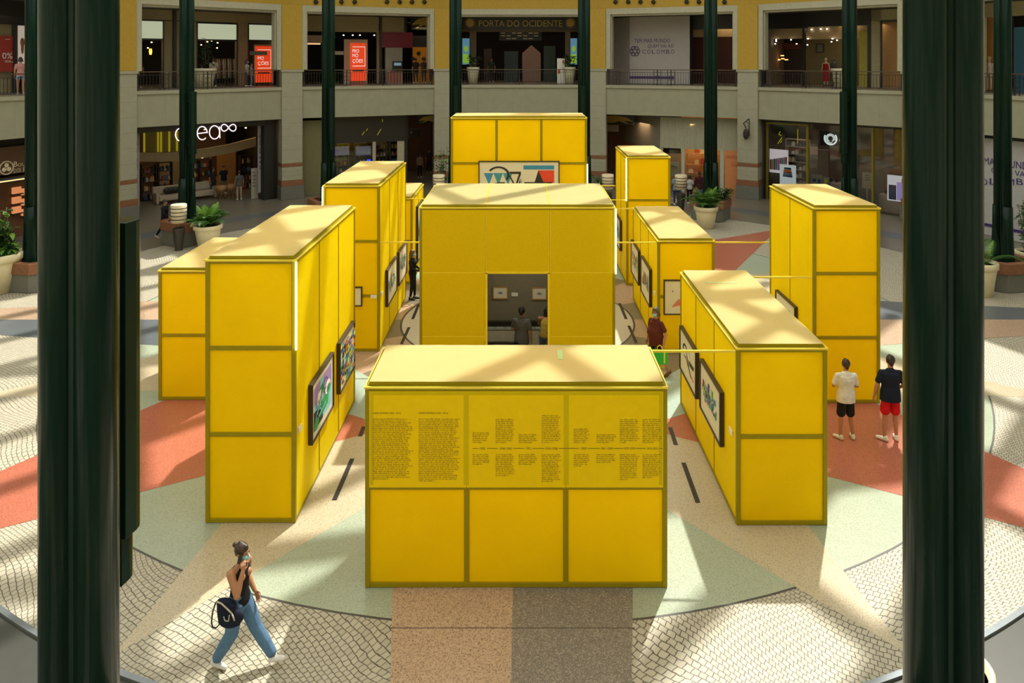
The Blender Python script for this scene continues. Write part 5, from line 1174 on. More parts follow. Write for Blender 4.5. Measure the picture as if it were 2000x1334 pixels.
floor_lamp('lamp with striped shade left of the tallest back box', 857, 413); floor_lamp('lamp with striped shade right of the tallest back box', 1187, 412)
LEAFM = [mat('leaf_green_bright', (.14, .30, .03), .45, var=.2, scale=3), mat('leaf_green_mid', (.05, .15, .02), .45, var=.2, scale=3), mat('leaf_green_dark', (.02, .07, .018), .4, var=.2, scale=3)]
def frond(L, lift, droop, n=34, lw=.30):
    mb = MB(); pts = []
    for i in range(n+1):
        s = i/n; pts.append(Vector((L*s*math.cos(lift)*(.7+.3*s), 0, L*s*math.sin(lift)-droop*L*s**2.6)))
    mb.tube([tuple(p) for p in pts], .008, 5)
    for i in range(2, n+1):
        p = pts[i]; d = (pts[i]-pts[i-1]).normalized(); l = lw*math.sin(PI*min(1, .15+.85*i/n))+.05
        for s_ in (-1, 1):
            side = Vector((.45, s_*.9, -.12)); side.normalize(); tip = p+side*l; w_ = d*.008; mid = p+side*l*.5+Vector((0, 0, .02))
            mb.add([p-w_, p+w_, mid+w_*1.2, tip, mid-w_*1.2], [(0, 1, 2, 3, 4)])
    return mb
def palm(label, px, py, R=.55, Hh=.95, fr=20, L=1.0, seed=1, soil_only=False, grp='ferny palms in cream pots', xy=None):
    x, y = xy or gnd(px, py); t = thing('potted_palm' if not soil_only else 'plant_pot', label, 'plant pot', (x, y, .012), 0, grp if not soil_only else None); pot_mesh(t, R, Hh)
    if soil_only: t.location.z = .162; return t
    r = random.Random(seed); protos = [frond(L, R_(e), dr).build('frond', LEAFM[1 if k else 0], t) for k, (e, dr) in enumerate(((72, .25), (58, .45), (42, .5), (66, .4)))]
    for o in protos: o.location = (0, 0, Hh*.9); o.rotation_euler.z = r.random()*TAU
    for k in range(fr-4):
        c = protos[k % 4].copy(); COL.objects.link(c); c.parent = t; a = TAU*k/(fr-4)+r.uniform(-.2, .2); c.rotation_euler.z = a; s = r.uniform(.65, 1.1); c.scale = (s, s, s)
        c.location = (.06*math.cos(a), .06*math.sin(a), Hh*.9)
    return t
palm('cream pot with a bright green ferny palm beside the striped lamp, upper left', 406, 483, .60, .98, 36, 1.45, 1)
palm('cream pot with a dark green ferny palm right of the slim back box', 1379, 445, .58, 1.05, 36, 1.5, 2)
palm('cream pot with thin pale palm fronds between the huge right column and the edge', 1916, 576, .54, 1.15, 11, 1.7, 3)
palm('cream pot partly hidden low behind the huge right column', 0, 0, .46, 1.0, soil_only=True, xy=(4.99, 8.7))
def leafy(label, xy, base_z, stems, hh, seed, pot=None, name='leafy_plant', spread=.5, size=.16, mats=(0, 1, 2), grp=None):
    t = thing(name, label, 'plant', (xy[0], xy[1], base_z), 0, grp); r = random.Random(seed)
    if pot: pot_mesh(t, *pot)
    z0 = pot[1]*.88 if pot else 0
    ms = MB(); lv = MB()
    for k in range(stems):
        a = r.random()*TAU; b0 = Vector((.12*math.cos(a), .12*math.sin(a), z0)); tp = Vector((spread*r.random()*math.cos(a), spread*r.random()*math.sin(a), z0+hh*r.uniform(.55, 1)))
        mid = (b0+tp)/2+Vector((0, 0, .1)); ms.tube([tuple(b0), tuple(mid), tuple(tp)], .01, 5)
        for j in range(16):
            s = .15+.85*j/16; p = b0.lerp(mid, s*2) if s < .5 else mid.lerp(tp, s*2-1); q = r.random()*TAU; el = r.uniform(-.5, .7)
            d = Vector((math.cos(q)*math.cos(el), math.sin(q)*math.cos(el), math.sin(el))); l = size*r.uniform(.7, 1.3); sd = d.cross(Vector((0, 0, 1))).normalized()*l*.24
            lv.cur = r.choice(mats); p = p+d*.03
            lv.add([p, p+d*l*.35+sd+Vector((0, 0, .02)), p+d*l*.75+sd*.7, p+d*l-Vector((0, 0, l*.2)), p+d*l*.75-sd*.7, p+d*l*.35-sd+Vector((0, 0, .02))], [(0, 1, 2, 3, 4, 5)], True)
    ms.build('stems', mat('plant_stem', (.10, .09, .04)), t); lv.build('leaves', LEAFM, t); return t
leafy('big cream pot with tall glossy leafy plant at the left edge', gnd(-9, 570), .012, 26, 1.75, 5, pot=(.84, 1.36), name='potted_shrub', spread=.75, size=.3)
leafy('low glossy leaves spilling over the big cream pot at the left edge', (gnd(-9, 570)[0]+.45, gnd(-9, 570)[1]-.1), 1.26, 12, .62, 6, spread=.35, size=.24)
b_ = BAYS['rear_left']; 
leafy('thin tall shrub left of the tallest back box', gnd(864, 405), .012, 8, 2.9, 8, pot=(.3, .7), name='potted_shrub', spread=.6, size=.26)
leafy('dark leafy shrub right of the tallest back box', gnd(1173, 405), .012, 8, 1.2, 9, pot=(.3, .7), name='potted_shrub', spread=.5, size=.25)
leafy('dark trailing leaves on the planter before the shop with orange posters', pol(17.9-.0, 33.4+1.9), 1.0, 10, .7, 10, spread=.7, size=.2, mats=(1, 2))
leafy('leafy shrub in a pot at the right edge beyond the planter', gnd(2012, 540), .012, 12, 2.2, 11, pot=(.5, .95), name='potted_shrub', spread=.6, size=.2, mats=(1, 2))
bb = BAYS['left']; x, z = bb.xz(403, 150, 1.0); l = bb.loc(x, 1.0)
leafy('tall bare stemmed plant in the pale pot above the neon lettering shop', (l[0], l[1]), ZS1+1.0, 3, 1.9, 12, spread=.25, size=.34, mats=(2, 2))
bb = BAYS['rear']
for px, lb in ((924, 'left'), (1112, 'right')):
    x, z = bb.xz(px, 150, 1.0); l = bb.loc(x, 1.0); leafy('dark sparse plant in the pale pot behind the centre railing, %s one' % lb, (l[0], l[1]), ZS1+1.0, 5, 1.0, 13, spread=.6, size=.3, mats=(2, 1), grp='plants behind the centre railing')

# ------------------------------------------------------------ people
SK = {'light': (.55, .30, .18), 'tan': (.42, .20, .10), 'dark': (.22, .10, .05)}
def cloth(c): return mat('cloth_%d_%d_%d' % tuple(int(255*v) for v in c), c, .85, var=.12, scale=14, bump=.15, spec=.2)
def fin(mb, name, m, t, vox, smooth=6):
    o = mb.build(name, m, t); r = o.modifiers.new('remesh', 'REMESH'); r.mode = 'VOXEL'; r.voxel_size = vox; r.use_smooth_shade = True
    s = o.modifiers.new('smooth', 'SMOOTH'); s.factor = .5; s.iterations = smooth; return o
def hand(mb, w, d, n, thumb_dir, k=1.0, curl=.35, fr=1.0):
    """w wrist, d along the hand, n palm normal"""
    w = Vector(w); d = Vector(d).normalized(); n = Vector(n); n = (n-d*n.dot(d)).normalized(); s = n.cross(d).normalized()
    if s.dot(Vector(thumb_dir)) < 0: s = -s
    for off in (-.026, -.009, .009, .026): mb.cap(w+d*.01*k, .018*k, w+d*.085*k+s*off*k, .0135*k, 8)
    for i, (off, l) in enumerate(((.030, .068), (.010, .078), (-.010, .072), (-.029, .056))):
        p0 = w+d*.088*k+s*off*k; c1 = curl*(1+.15*i); d1 = (d*math.cos(c1)+n*math.sin(c1)); d2 = (d*math.cos(2.3*c1)+n*math.sin(2.3*c1))
        p1 = p0+d1*l*.55*k; p2 = p1+d2*l*.5*k; mb.cap(p0, .0095*k*fr, p1, .0085*k*fr, 7); mb.cap(p1, .0085*k*fr, p2, .0072*k*fr, 7)
    p0 = w+d*.025*k+s*.022*k; p1 = p0+(s*.75+d*.65+n*.25).normalized()*.045*k; p2 = p1+(d*.85+s*.25+n*.35).normalized()*.038*k
    mb.cap(p0, .014*k, p1, .0115*k, 7); mb.cap(p1, .0115*k, p2, .009*k, 7)
def person(label, loc, rz, h=1.72, J=None, top=(.5, .5, .5), sleeve=.5, bot=(.05, .05, .08), leg=1.0, baggy=0, shoe=(.7, .7, .68), hair='short', hairc=(.02, .012, .008), skin='tan',
           mask=None, fem=False, belly=0, yaw=0, pitch=0, vox=.012, group=None, tank=False, extra=None, glasses=False, bulk=1.0):
    """facing -y when rz = 0; its own left is +x"""
    k = h/1.72; m_s = mat('skin_'+skin, SK[skin], .5, var=.04)
    t = thing('person', label, 'person', loc, rz, group)
    sh = .165 if fem else .178
    D = dict(pel=(0, 0, .95), wai=(0, 0, 1.10), che=(0, 0, 1.28), nb=(0, .015, 1.43), hd=(0, -.012, 1.60), sl=(sh, .01, 1.372), sr=(-sh, .01, 1.372), el=(sh+.06, .03, 1.11), er=(-sh-.06, .03, 1.11),
             wl=(sh+.06, -.05, .87), wr=(-sh-.06, -.05, .87), hl=(.09, 0, .90), hr=(-.09, 0, .90), kl=(.10, -.015, .49), kr=(-.10, -.015, .49), al=(.11, .03, .085), ar=(-.11, .03, .085), tl=None, tr=None, hdl=None, hdr=None, nl=None, nr=None, cl=.35, cr=.35)
    if J: D.update(J)
    V = lambda n_: Vector(D[n_])*k
    ux = (V('sl')-V('sr')).normalized(); uh = (V('hl')-V('hr')).normalized()
    pel, wai, che, nb, hd = V('pel'), V('wai'), V('che'), V('nb'), V('hd')
    cw = .145 if fem else .165; ww = .12 if fem else .145; hw = .165 if fem else .155
    def torso(mb, g=0, top_=True, bottom=True, low=0):
        b = belly
        R = [(pel-Vector((0, 0, (.09+low)*k)), (hw-.01+g+(.03 if low > .04 else 0))*k, (.105+g+(.012 if low > .04 else 0))*k, uh), (pel, (hw+g+(.014 if low > .04 else 0))*k, (.115+g+b*.25)*k, uh), (pel.lerp(wai, .6), (ww+.015+g+b*.4)*k, (.10+g+b*.5)*k, uh.lerp(ux, .3)),
             (wai-Vector((0, b*.3, 0)), (ww+g+b*.45)*k, (.095+g+b*.7)*k, uh.lerp(ux, .5)), (wai.lerp(che, .5)-Vector((0, b*.3, 0)), (ww+.01+g+b*.25)*k, (.10+g+b*.55)*k, ux), (che, (cw+g)*k, (.112+g+b*.1)*k, ux),
             (che.lerp(nb, .55), (cw-.005+g)*k, (.092+g)*k, ux), (nb-Vector((0, 0, .035*k)), (.095+g)*k, (.066+g)*k, ux)]
        if top_: R.append((nb+Vector((0, 0, .015*k)), (.055+g)*k, (.052+g)*k, ux))
        mb.loft(R, 22)
        if fem and top_:
            fy = Vector((ux.y, -ux.x, 0))
            for s_ in (-1, 1): c = che+ux*(.065*s_*k)+fy*(.085*k)+Vector((0, 0, .01)); mb.ell(c, ((.058+g)*k,)*3)
    # --- body
    B = MB(); torso(B); B.cap(nb-Vector((0, 0, .03)), .056*k, hd-Vector((0, -.01, .07)), (.047 if fem else .054)*k)
    Rz = Matrix.Rotation(yaw, 3, 'Z') @ Matrix.Rotation(pitch, 3, 'X')
    def hp(v): return hd+Rz @ (Vector(v)*k)
    B.ell(hp((0, .012, .02)), (.074*k, .094*k, .098*k), Rz); B.ell(hp((0, -.028, -.035)), (.056*k, .062*k, .075*k), Rz); B.ell(hp((0, -.045, -.082)), (.030*k, .030*k, .022*k), Rz)
    B.cap(hp((0, -.086, .012)), .009*k, hp((0, -.104, -.022)), .014*k, 8)
    for s_ in (-1, 1):
        B.ell(hp((s_*.075, .01, -.005)), (.010*k, .020*k, .032*k), Rz); B.ell(hp((s_*.03, -.076, .022)), (.02*k, .012*k, .01*k), Rz)
    B.cap(hp((-.02, -.088, -.05)), .008*k, hp((.02, -.088, -.05)), .008*k, 8)
    dirs = {}
    for c, s_ in (('l', 1), ('r', -1)):
        S_, E_, W_, H_, K_, A_ = V('s'+c), V('e'+c), V('w'+c), V('h'+c), V('k'+c), V('a'+c)
        u = bulk*k; B.cap(S_, .052*u, S_.lerp(E_, .5), .045*u); B.cap(S_.lerp(E_, .5), .045*u, E_, .039*u); B.cap(E_, .040*u, E_.lerp(W_, .35), .038*u); B.cap(E_.lerp(W_, .35), .038*u, W_, .026*u)
        B.cap(V('che').lerp(nb, .6)+ux*(.06*s_*k), .06*k, S_, .052*k)
        dd = Vector(D['hd'+c]) if D['hd'+c] else (W_-E_); nn = Vector(D['n'+c]) if D['n'+c] else Vector((-s_, -.2, 0))
        hand(B, W_, dd, nn, Vector((0, -1, .3)) if not D.get('th'+c) else D['th'+c], k, D['c'+c], max(1, vox/.009))
        B.cap(H_, .088*k, H_.lerp(K_, .5), .070*k); B.cap(H_.lerp(K_, .5), .070*k, K_, .052*k); B.cap(K_, .051*k, K_.lerp(A_, .35), .052*k); B.cap(K_.lerp(A_, .35), .052*k, A_, .034*k)
        td = Vector(D['t'+c]).normalized() if D['t'+c] else Vector((s_*.12, -1, 0)).normalized(); dirs[c] = td
        B.cap(A_-td*.03*k-Vector((0, 0, .035*k)), .032*k, A_+td*.13*k+Vector((0, 0, -.055*k+(td.z*.0))), .024*k)
    fin(B, 'body', m_s, t, vox, 4)
    # --- face
    e = MB()
    for s_ in (-1, 1): e.ell(hp((s_*.030, -.083, .016)), (.012*k, .006*k, .006*k), Rz, 10, 6); e.cap(hp((s_*.016, -.088, .036)), .004*k, hp((s_*.044, -.080, .038)), .003*k, 6)
    e.build('eyes_and_brows', M_DARK, t)
    if glasses:
        g = MB()
        for s_ in (-1, 1): g.tube([tuple(hp((s_*.032+.02*math.cos(TAU*j/10), -.096, .014+.015*math.sin(TAU*j/10)))) for j in range(11)], .002, 4); g.tube([tuple(hp((s_*.052, -.094, .016))), tuple(hp((s_*.08, 0, .016)))], .002, 4)
        g.build('glasses', M_DARK, t)
    if mask:
        q = MB(); q.ell(hp((0, -.055, -.048)), (.056*k, .062*k, .052*k), Rz); fin(q, 'face_mask', mat('face_mask_blue', mask, .8), t, vox*.8, 2)
        q = MB()
        for s_ in (-1, 1): q.tube([tuple(hp((s_*.05, -.07, -.03))), tuple(hp((s_*.078, .005, .01)))], .0025, 4)
        q.build('mask_loops', M_WHT, t)
    # --- hair
    m_h = mat('hair_%d' % int(hairc[0]*1000), hairc, .45, var=.2, scale=40, bump=.4)
    q = MB(); q.ell(hp((0, .024, .036)), (.087*k, .102*k, .097*k), Rz); q.cap(hp((0, -.045, .088)), .034*k, hp((0, .05, .10)), .045*k)
    for s_ in (-1, 1): q.cap(hp((s_*.068, .0, .03)), .016*k, hp((s_*.07, .02, -.01)), .012*k, 8)
    q.cap(hp((0, .09, 0)), .045*k, hp((0, .075, -.045)), .04*k)
    if hair == 'long':
        for s_ in (-1, 0, 1): q.cap(hp((s_*.05, .075, .02)), .045*k, hp((s_*.06, .08, -.16)), .045*k); q.cap(hp((s_*.06, .08, -.16)), .045*k, hp((s_*.05, .085, -.30)), .03*k)
        for s_ in (-1, 1): q.cap(hp((s_*.075, .01, .03)), .022*k, hp((s_*.085, .0, -.14)), .026*k)
    if hair == 'bun': q.ell(hp((0, .135, .06)), (.036*k,)*3); q.cap(hp((0, .1, .05)), .03*k, hp((0, .12, .055)), .03*k)
    if hair == 'shaggy':
        for i in range(7):
            a = -1.9+i*.63; q.cap(hp((.07*math.sin(a), .03+.07*math.cos(a)*.8, .0)), .035*k, hp((.085*math.sin(a), .04+.085*math.cos(a)*.8, -.07)), .028*k)
    # cut the cap away from the face by a skin wedge: the face ellipsoids stay in front of the hair
    fin(q, 'hair', m_h, t, vox, 3)
    # --- top
    if top is not None:
        q = MB(); g = .014+baggy*.3
        if tank: torso(q, .016, False, low=-.02); [q.cap(nb+ux*(.065*s_*k)+Vector((0, -.05*k, -.045*k)), .026*k, nb+ux*(.085*s_*k)+Vector((0, .05*k, -.04*k)), .026*k, 8) for s_ in (-1, 1)]
        else:
            torso(q, g+.008, True, low=.0 if fem else .05); q.cap(nb-Vector((0, 0, .02*k)), .062*k, nb+Vector((0, .008, .012*k)), .058*k)
            for c, s_ in (('l', 1), ('r', -1)):
                S_, E_, W_ = V('s'+c), V('e'+c), V('w'+c); q.cap(V('che').lerp(nb, .6)+ux*(.06*s_*k), .068*k, S_, .060*k)
                if sleeve <= .55: q.cap(S_, .061*k, S_.lerp(E_, sleeve/.55*.72), .063*k)
                else: q.cap(S_, .062*k, E_, .05*k); q.cap(E_, .05*k, E_.lerp(W_, min(1, (sleeve-.5)*2)), .04*k)
        fin(q, 'top' if fem or tank else 'shirt', cloth(top), t, vox, 3)
    # --- bottom
    q = MB(); g = .012
    q.loft([(pel-Vector((0, 0, .10*k)), (hw+g)*k, (.11+g)*k, uh), (pel, (hw+g-.002)*k, (.118+g-.004)*k, uh), (pel+Vector((0, 0, .075*k if not tank else .11*k)), (hw-.02+g)*k, (.105+g-.006)*k, uh)], 22)
    for c in 'lr':
        H_, K_, A_ = V('h'+c), V('k'+c), V('a'+c); bg_ = baggy
        if leg < .99:
            q.cap(H_, (.086)*k, H_.lerp(K_, leg*.9), (.082+bg_)*k)
        else:
            q.cap(H_, (.102+bg_*.4)*k, H_.lerp(K_, .5), (.082+bg_)*k); q.cap(H_.lerp(K_, .5), (.082+bg_)*k, K_, (.064+bg_)*k); q.cap(K_, (.064+bg_)*k, K_.lerp(A_, .5), (.058+bg_)*k); q.cap(K_.lerp(A_, .5), (.058+bg_)*k, A_+(K_-A_)*.12, (.044+bg_)*k)
    fin(q, 'shorts' if leg < .99 else 'trousers', cloth(bot), t, vox, 3)
    # --- shoes
    for c in 'lr':
        A_ = V('a'+c); td = dirs[c]; q = MB(); dn = Vector((0, 0, -.045*k)); tdn = td
        q.cap(A_-td*.035*k+dn, .042*k, A_+td*.07*k+dn*1.05, .044*k); q.cap(A_+td*.07*k+dn*1.05, .044*k, A_+td*.15*k+dn*1.2+Vector((0, 0, td.z*0)), .034*k); q.cap(A_-td*.02*k-Vector((0, 0, .01)), .044*k, A_-td*.03*k+dn, .044*k)
        o = fin(q, 'shoe', mat('shoe_%d_%d' % (int(shoe[0]*100), int(shoe[2]*100)), shoe, .5), t, vox, 2)
    if extra: extra(t, V, k, hp, ux)
    return t
def face(a): return R_(a)      # 0 looks at the camera side (-y), 90 looks to +x, 180 away, -90 to -x
def sit(px, py): x, y = gnd(px, py); return (x, y, .012)
# 1 walking woman with phone
def x_woman(t, V, k, hp, ux):
    q = MB(); q.box(-.030, .030, -.005, .005, -.055, .065, T=Matrix.Translation(hp((-.088, -.03, -.04))) @ Matrix.Rotation(R_(78), 4, 'Z') @ Matrix.Rotation(R_(15), 4, 'X')); bevel(q.build('phone', M_DARK, t), .003)
ww_ = dict(pel=(0, 0, .93), sl=(.165, -.02, 1.375), sr=(-.165, .03, 1.375), er=(-.22, -.10, 1.13), wr=(-.13, -.13, 1.40), hdr=(.12, .02, 1), nr=(.8, .6, 0), cr=.5,
           el=(.215, .02, 1.12), wl=(.19, -.12, .93), kl=(.09, -.19, .51), al=(.10, -.46, .13), tl=(.05, -1, .25), kr=(-.10, .06, .50), ar=(-.11, .30, .10), tr=(-.05, -1, -.1), nb=(0, -.01, 1.42), hd=(0, -.045, 1.585))
x, y = gnd(468, 1300)
person('woman in black tank top and baggy jeans walking with a phone', (x, y, .012), face(78), 1.66, ww_, top=(.012, .012, .014), tank=True, bot=(.09, .18, .31), baggy=.03, shoe=(.72, .72, .72),
       hair='bun', hairc=(.035, .018, .010), skin='tan', bulk=1.18, mask=(.25, .55, .60), fem=True, yaw=R_(-6), pitch=R_(8), vox=.0075, extra=x_woman)
# her shoulder bag hangs from her, a thing of its own
t = thing('shoulder_bag', 'dark blue soft bag hanging behind the hip of the walking woman', 'bag', (x-.05, y-.24, .91), R_(-8))
q = MB(); q.loft([((.0, 0, -.19), .10, .05, (1, 0, 0)), ((.01, 0, -.15), .155, .075, (1, 0, 0)), ((0, 0, -.02), .165, .08, (1, 0, 0)), ((-.03, 0, .10), .14, .065, (1, 0, 0)), ((-.06, 0, .15), .09, .05, (1, 0, 0))]); q.ell((.15, -.03, -.03), (.075, .05, .08)); fin(q, 'body', cloth((.010, .014, .032)), t, .009, 4)
q = MB(); q.tube([(-.14, -.05, .15), (-.06, -.08, .155), (.02, -.092, .11), (.09, -.09, .05), (.13, -.09, -.04)], .010, 6); q.tube([(-.02, -.095, .0), (0, -.098, -.05), (.05, -.098, -.05), (.06, -.095, .03)], .007, 6); q.build('pale_strap', mat('strap_cream', (.5, .46, .36)), t)
q = MB(); q.tube([(-.13, -.02, .16), (-.18, -.02, .10), (-.22, -.02, -.02), (-.235, -.02, -.15), (-.22, -.02, -.22), (-.17, -.02, -.22), (-.10, -.03, -.14)], .010, 6); q.build('dark_strap', M_DARK, t)
# 2 man in maroon
def sandal(t, V, k, hp, ux): pass
jm = dict(el=(.30, .06, 1.14), wl=(.30, 0, .90), er=(-.26, .03, 1.13), wr=(-.25, -.05, .90), kl=(.10, .06, .50), al=(.11, .33, .12), tl=(.1, -1, -.25), kr=(-.10, -.10, .50), ar=(-.11, -.20, .085), cl=.9)
x, y = gnd(1281, 738)
person('man in maroon polo shirt and face mask walking with a green bag', (x, y, .012), face(-58), 1.80, jm, top=(.10, .022, .018), sleeve=.5, bot=(.05, .043, .035), leg=.95, shoe=(.09, .045, .02), hair='shaggy', hairc=(.07, .065, .06),
       skin='tan', mask=(.42, .62, .55), belly=.10, glasses=True, yaw=R_(20), vox=.009)
t = thing('shopping_bag', 'bright green shopping bag with yellow handles carried by the man in maroon', 'bag', (x+.05, y-.28, .50), R_(-14))
q = MB(); q.box(-.20, .20, -.045, .045, -.02, .33); bevel(q.build('bag_body', mat('bright_green_bag', (.02, .42, .05), .5), t), .02)
q = MB(); q.box(.10, .135, -.052, -.046, .02, .30); q.build('yellow_stripe', mat('yellow_print', (.75, .65, .02)), t)
for yy in (-.03, .03): q = MB(); q.tube([(-.07, yy, .32), (-.055, yy*.6, .41), (0, yy*.2, .45), (.055, yy*.6, .41), (.07, yy, .32)], .010, 6); q.build('handle', MATS['yellow_print'], t)
mb = MB(); mb.box(-.15, .13, -.03, .03, 0, .14); solo('paper_bag', 'small pale paper bag hanging under the green bag', 'bag', mb, mat('kraft_paper', (.5, .38, .14)), (x+.06, y-.22, .36), R_(-14))
# 3 woman in black
jw = dict(el=(.22, -.02, 1.12), wl=(.10, -.24, 1.03), hdl=(-.5, -.8, -.1), er=(-.22, -.02, 1.12), wr=(-.10, -.24, 1.03), hdr=(.5, -.8, -.1), kl=(.08, -.04, .50), kr=(-.08, .0, .50), al=(.08, -.05, .085), ar=(-.08, .06, .085))
x, y = gnd(806, 585)
person('long haired woman in black jacket and trousers looking at a painting', (x, y, .012), face(82), 1.68, jw, top=(.010, .010, .010), sleeve=1, bot=(.010, .009, .009), shoe=(.02, .02, .02), hair='long', hairc=(.10, .055, .02), skin='light', mask=(.45, .65, .65), fem=True, vox=.012)
# 4, 5 two men seen from behind
j4 = dict(el=(.25, -.03, 1.14), wl=(.06, -.22, 1.22), hdl=(-.6, -.1, .8), er=(-.25, -.03, 1.13), wr=(-.10, -.24, 1.10), hdr=(.8, -.4, .1), al=(.13, .03, .085), ar=(-.15, .0, .085), tl=(.55, -.8, 0), tr=(-.1, -1, 0))
person('man in white T-shirt and black shorts seen from behind before the far right box', sit(1652, 858), face(178), 1.72, j4, top=(.66, .64, .58), sleeve=.55, bot=(.015, .014, .016), leg=.92, baggy=.015, shoe=(.66, .64, .52), hair='short', hairc=(.03, .016, .008), skin='tan', vox=.009)
j5 = dict(el=(.27, .02, 1.12), wl=(.30, -.03, .87), er=(-.26, .0, 1.12), wr=(-.22, -.2, .98), al=(.12, .03, .085), ar=(-.12, -.02, .085), tl=(.75, -.65, 0), tr=(-.1, -1, 0))
person('man in navy polo shirt and red shorts seen from behind', sit(1739, 861), face(174), 1.83, j5, top=(.010, .014, .028), sleeve=.5, bot=(.55, .008, .012), leg=.80, baggy=.02, shoe=(.70, .68, .60), hair='short', hairc=(.014, .012, .012), skin='tan', vox=.009)
# 6, 7 inside the pavilion
person('man in grey polo shirt seen from behind inside the pavilion doorway', (-.02, 19.35, .012), face(168), 1.76, dict(el=(.25, -.05, 1.14), wl=(.20, -.25, 1.0)), top=(.12, .12, .125), bot=(.05, .06, .1), hair='short', hairc=(.012, .010, .010), skin='tan', vox=.012)
person('woman with long dark hair leaning over a case inside the pavilion', (.60, 19.7, .012), face(150), 1.66, dict(nb=(0, -.10, 1.40), hd=(0, -.17, 1.55), che=(0, -.05, 1.26), el=(.28, -.14, 1.16), wl=(.34, -.34, 1.02)), top=(.45, .33, .06), tank=True, bot=(.10, .13, .18), hair='long', hairc=(.012, .008, .007), skin='tan', fem=True, vox=.012)
# walking person in black far left
wk = dict(kl=(.09, -.16, .51), al=(.10, -.30, .09), kr=(-.09, .10, .50), ar=(-.10, .36, .14), tr=(0, -1, -.5), el=(.20, .12, 1.13), wl=(.18, .06, .9), er=(-.22, -.12, 1.13), wr=(-.18, -.28, 1.0))
person('person in black walking before the neon lettering shop beside the striped lamp', sit(322, 466), face(80), 1.76, wk, top=(.010, .010, .012), sleeve=1, bot=(.010, .010, .012), shoe=(.35, .33, .33), hair='short', skin='tan', vox=.016)
def small(label, bn, px, py, d, rzf, **kw):
    b = BAYS[bn]; x, z = b.xz(px, py, d); zf = ZS1 if kw.pop('up', False) else .012; kw.setdefault('vox', .02)
    return person(label, b.loc(x, d, zf), b.rz+R_(rzf), **kw)
kwf = dict(hairc=(.015, .01, .01))
person('man in light blue shirt seen from behind at the window with orange posters', sit(1321, 401), face(170), 1.78, top=(.16, .24, .32), bot=(.03, .05, .12), skin='dark', vox=.016)
person('woman with curly hair and white top between two men at the orange shop window', sit(1347, 398), face(185), 1.62, top=(.45, .45, .45), bot=(.012, .012, .015), skin='dark', hair='shaggy', hairc=(.012, .01, .01), fem=True, vox=.016, shoe=(.6, .6, .6))
person('man in dark maroon shirt seen from behind at the orange shop window', sit(1366, 399), face(176), 1.84, top=(.05, .012, .016), bot=(.08, .14, .25), skin='dark', vox=.016, sleeve=1)
small('man in navy T-shirt and grey shorts inside the neon lettering shop', 'left', 437, 360, 4.2, 5, top=(.012, .014, .025), bot=(.16, .15, .13), leg=.9)
small('dark clothed shopper left of the man in navy inside the neon lettering shop', 'left', 416, 360, 3.9, 20, top=(.03, .025, .025), bot=(.03, .03, .04))
small('person in grey shirt and pale trousers near the price board in the neon lettering shop', 'left', 467, 388, 1.6, 170, top=(.08, .08, .085), bot=(.30, .24, .18), hairc=(.03, .02, .012), shoe=(.5, .5, .5))
small('woman in beige top walking in the left ground passage', 'rear_left', 820, 350, 4.5, 10, top=(.38, .24, .16), bot=(.02, .02, .02), fem=True, hair='long')
small('dark clothed person in the left ground passage', 'rear_left', 838, 345, 6.5, 0, top=(.05, .03, .03), bot=(.03, .03, .04))
small('woman in pink top and denim shorts behind the railing at the upper left edge', 'far_left', 40, 150, 1.1, 160, up=True, top=(.45, .22, .20), bot=(.22, .32, .42), leg=.45, fem=True, hair='shaggy')
small('man in white T-shirt seen from behind above the neon lettering shop', 'left', 417, 150, 3.0, 175, up=True, top=(.34, .32, .28), bot=(.03, .03, .05))
small('child in lilac shirt beside the pale pot upstairs', 'left', 394, 150, 2.6, 180, up=True, h=1.3, top=(.28, .2, .28), bot=(.03, .03, .05))
small('woman with face mask and white top left of the red poster upstairs', 'left', 482, 150, 2.2, 60, up=True, h=1.62, top=(.35, .33, .32), bot=(.05, .05, .08), fem=True, hair='long', mask=(.5, .6, .6))
small('child in checked shirt left of the red poster upstairs', 'left', 491, 150, 2.2, 70, up=True, h=1.42, top=(.22, .26, .30), bot=(.18, .2, .25))
small('shopper in grey top at the far left doorway of the cream upper shop', 'left', 263, 150, 3.0, 150, up=True, top=(.2, .17, .17), bot=(.03, .03, .05), hair='long', fem=True)
small('shopper in dark top deeper inside the far left doorway upstairs', 'left', 271, 150, 4.6, 150, up=True, top=(.06, .02, .02), bot=(.03, .03, .05))
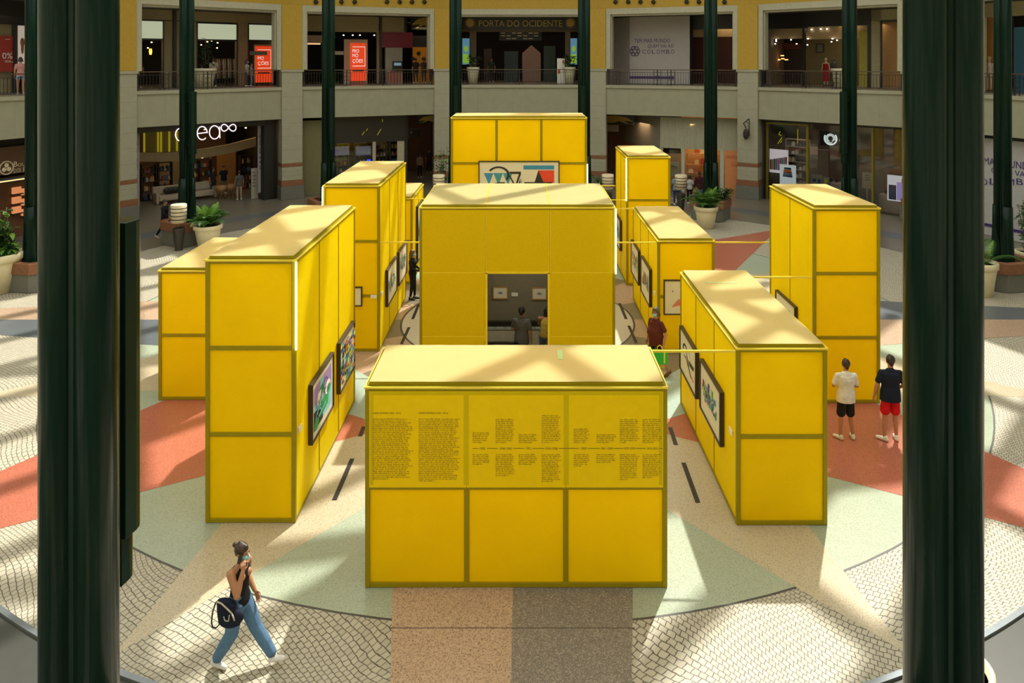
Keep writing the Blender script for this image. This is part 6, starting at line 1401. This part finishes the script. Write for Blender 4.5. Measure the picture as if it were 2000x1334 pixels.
for px, lb, c in ((812, 'left', (.03, .02, .015)), (828, 'middle', (.05, .03, .02)), (844, 'right', (.12, .015, .012))):
    small('person before the orange wall upstairs, %s one of three' % lb, 'rear_left', px, 150, 3.2, 180, up=True, top=c, bot=(.02, .025, .04), h=1.7)
small('person in dark clothes behind the centre railing near the left food counter', 'rear', 600+360, 150, 5.5, 0, up=True, top=(.03, .04, .03), bot=(.02, .02, .02))
# mannequins
def mannequin(label, bn, px, d, col, m_, cap=False, h=1.75):
    b = BAYS[bn]; x, z = b.xz(px, 150, d); t = thing('mannequin', label, 'mannequin', b.loc(x, d, ZS1), b.rz)
    q = MB(); q.cap((0, 0, .9), .1, (0, 0, 1.38), .12); q.cap((0, 0, 1.4), .05, (0, 0, 1.52), .045); q.ell((0, 0, 1.62), (.075, .09, .11))
    for s_ in (-1, 1): q.cap((s_*.17, 0, 1.38), .05, (s_*.22, 0, 1.1), .035); q.cap((s_*.22, 0, 1.1), .035, (s_*.22, -.06, .85), .025); q.cap((s_*.09, 0, .9), .08, (s_*.09, 0, .1), .04)
    fin(q, 'figure', m_, t, .022, 3)
    q = MB(); q.loft([((0, 0, .3 if not cap else .85), .20, .16, (1, 0, 0)), ((0, 0, .95), .17, .13, (1, 0, 0)), ((0, 0, 1.1), .14, .11, (1, 0, 0)), ((0, 0, 1.3), .18, .13, (1, 0, 0)), ((0, 0, 1.42), .10, .09, (1, 0, 0))], 16); fin(q, 'garment', cloth(col), t, .022, 2)
    q = MB(); q.lathe([(.22, 0), (.22, .03)], n=16); q.build('stand', M_BLK, t)
    if cap: q = MB(); q.lathe([(.17, 1.66), (.09, 1.68), (.08, 1.76), (.001, 1.78)], n=16); q.build('hat', mat('straw_hat', (.5, .38, .2)), t)
M_MQ = mat('mannequin_skin', (.5, .36, .25), .5)
mannequin('mannequin in a long red dress in the upper right shop window', 'right', 1613, 4.5, (.30, .012, .015), M_MQ)
mannequin('headless looking grey mannequin right of the red dress', 'right', 1628, 5.2, (.10, .09, .09), mat('grey_mannequin', (.1, .09, .09)), cap=False)
mannequin('mannequin with straw hat and pale top in the upper window at the right edge', 'far_right', 1932, 4.1, (.48, .40, .32), M_MQ, cap=True)
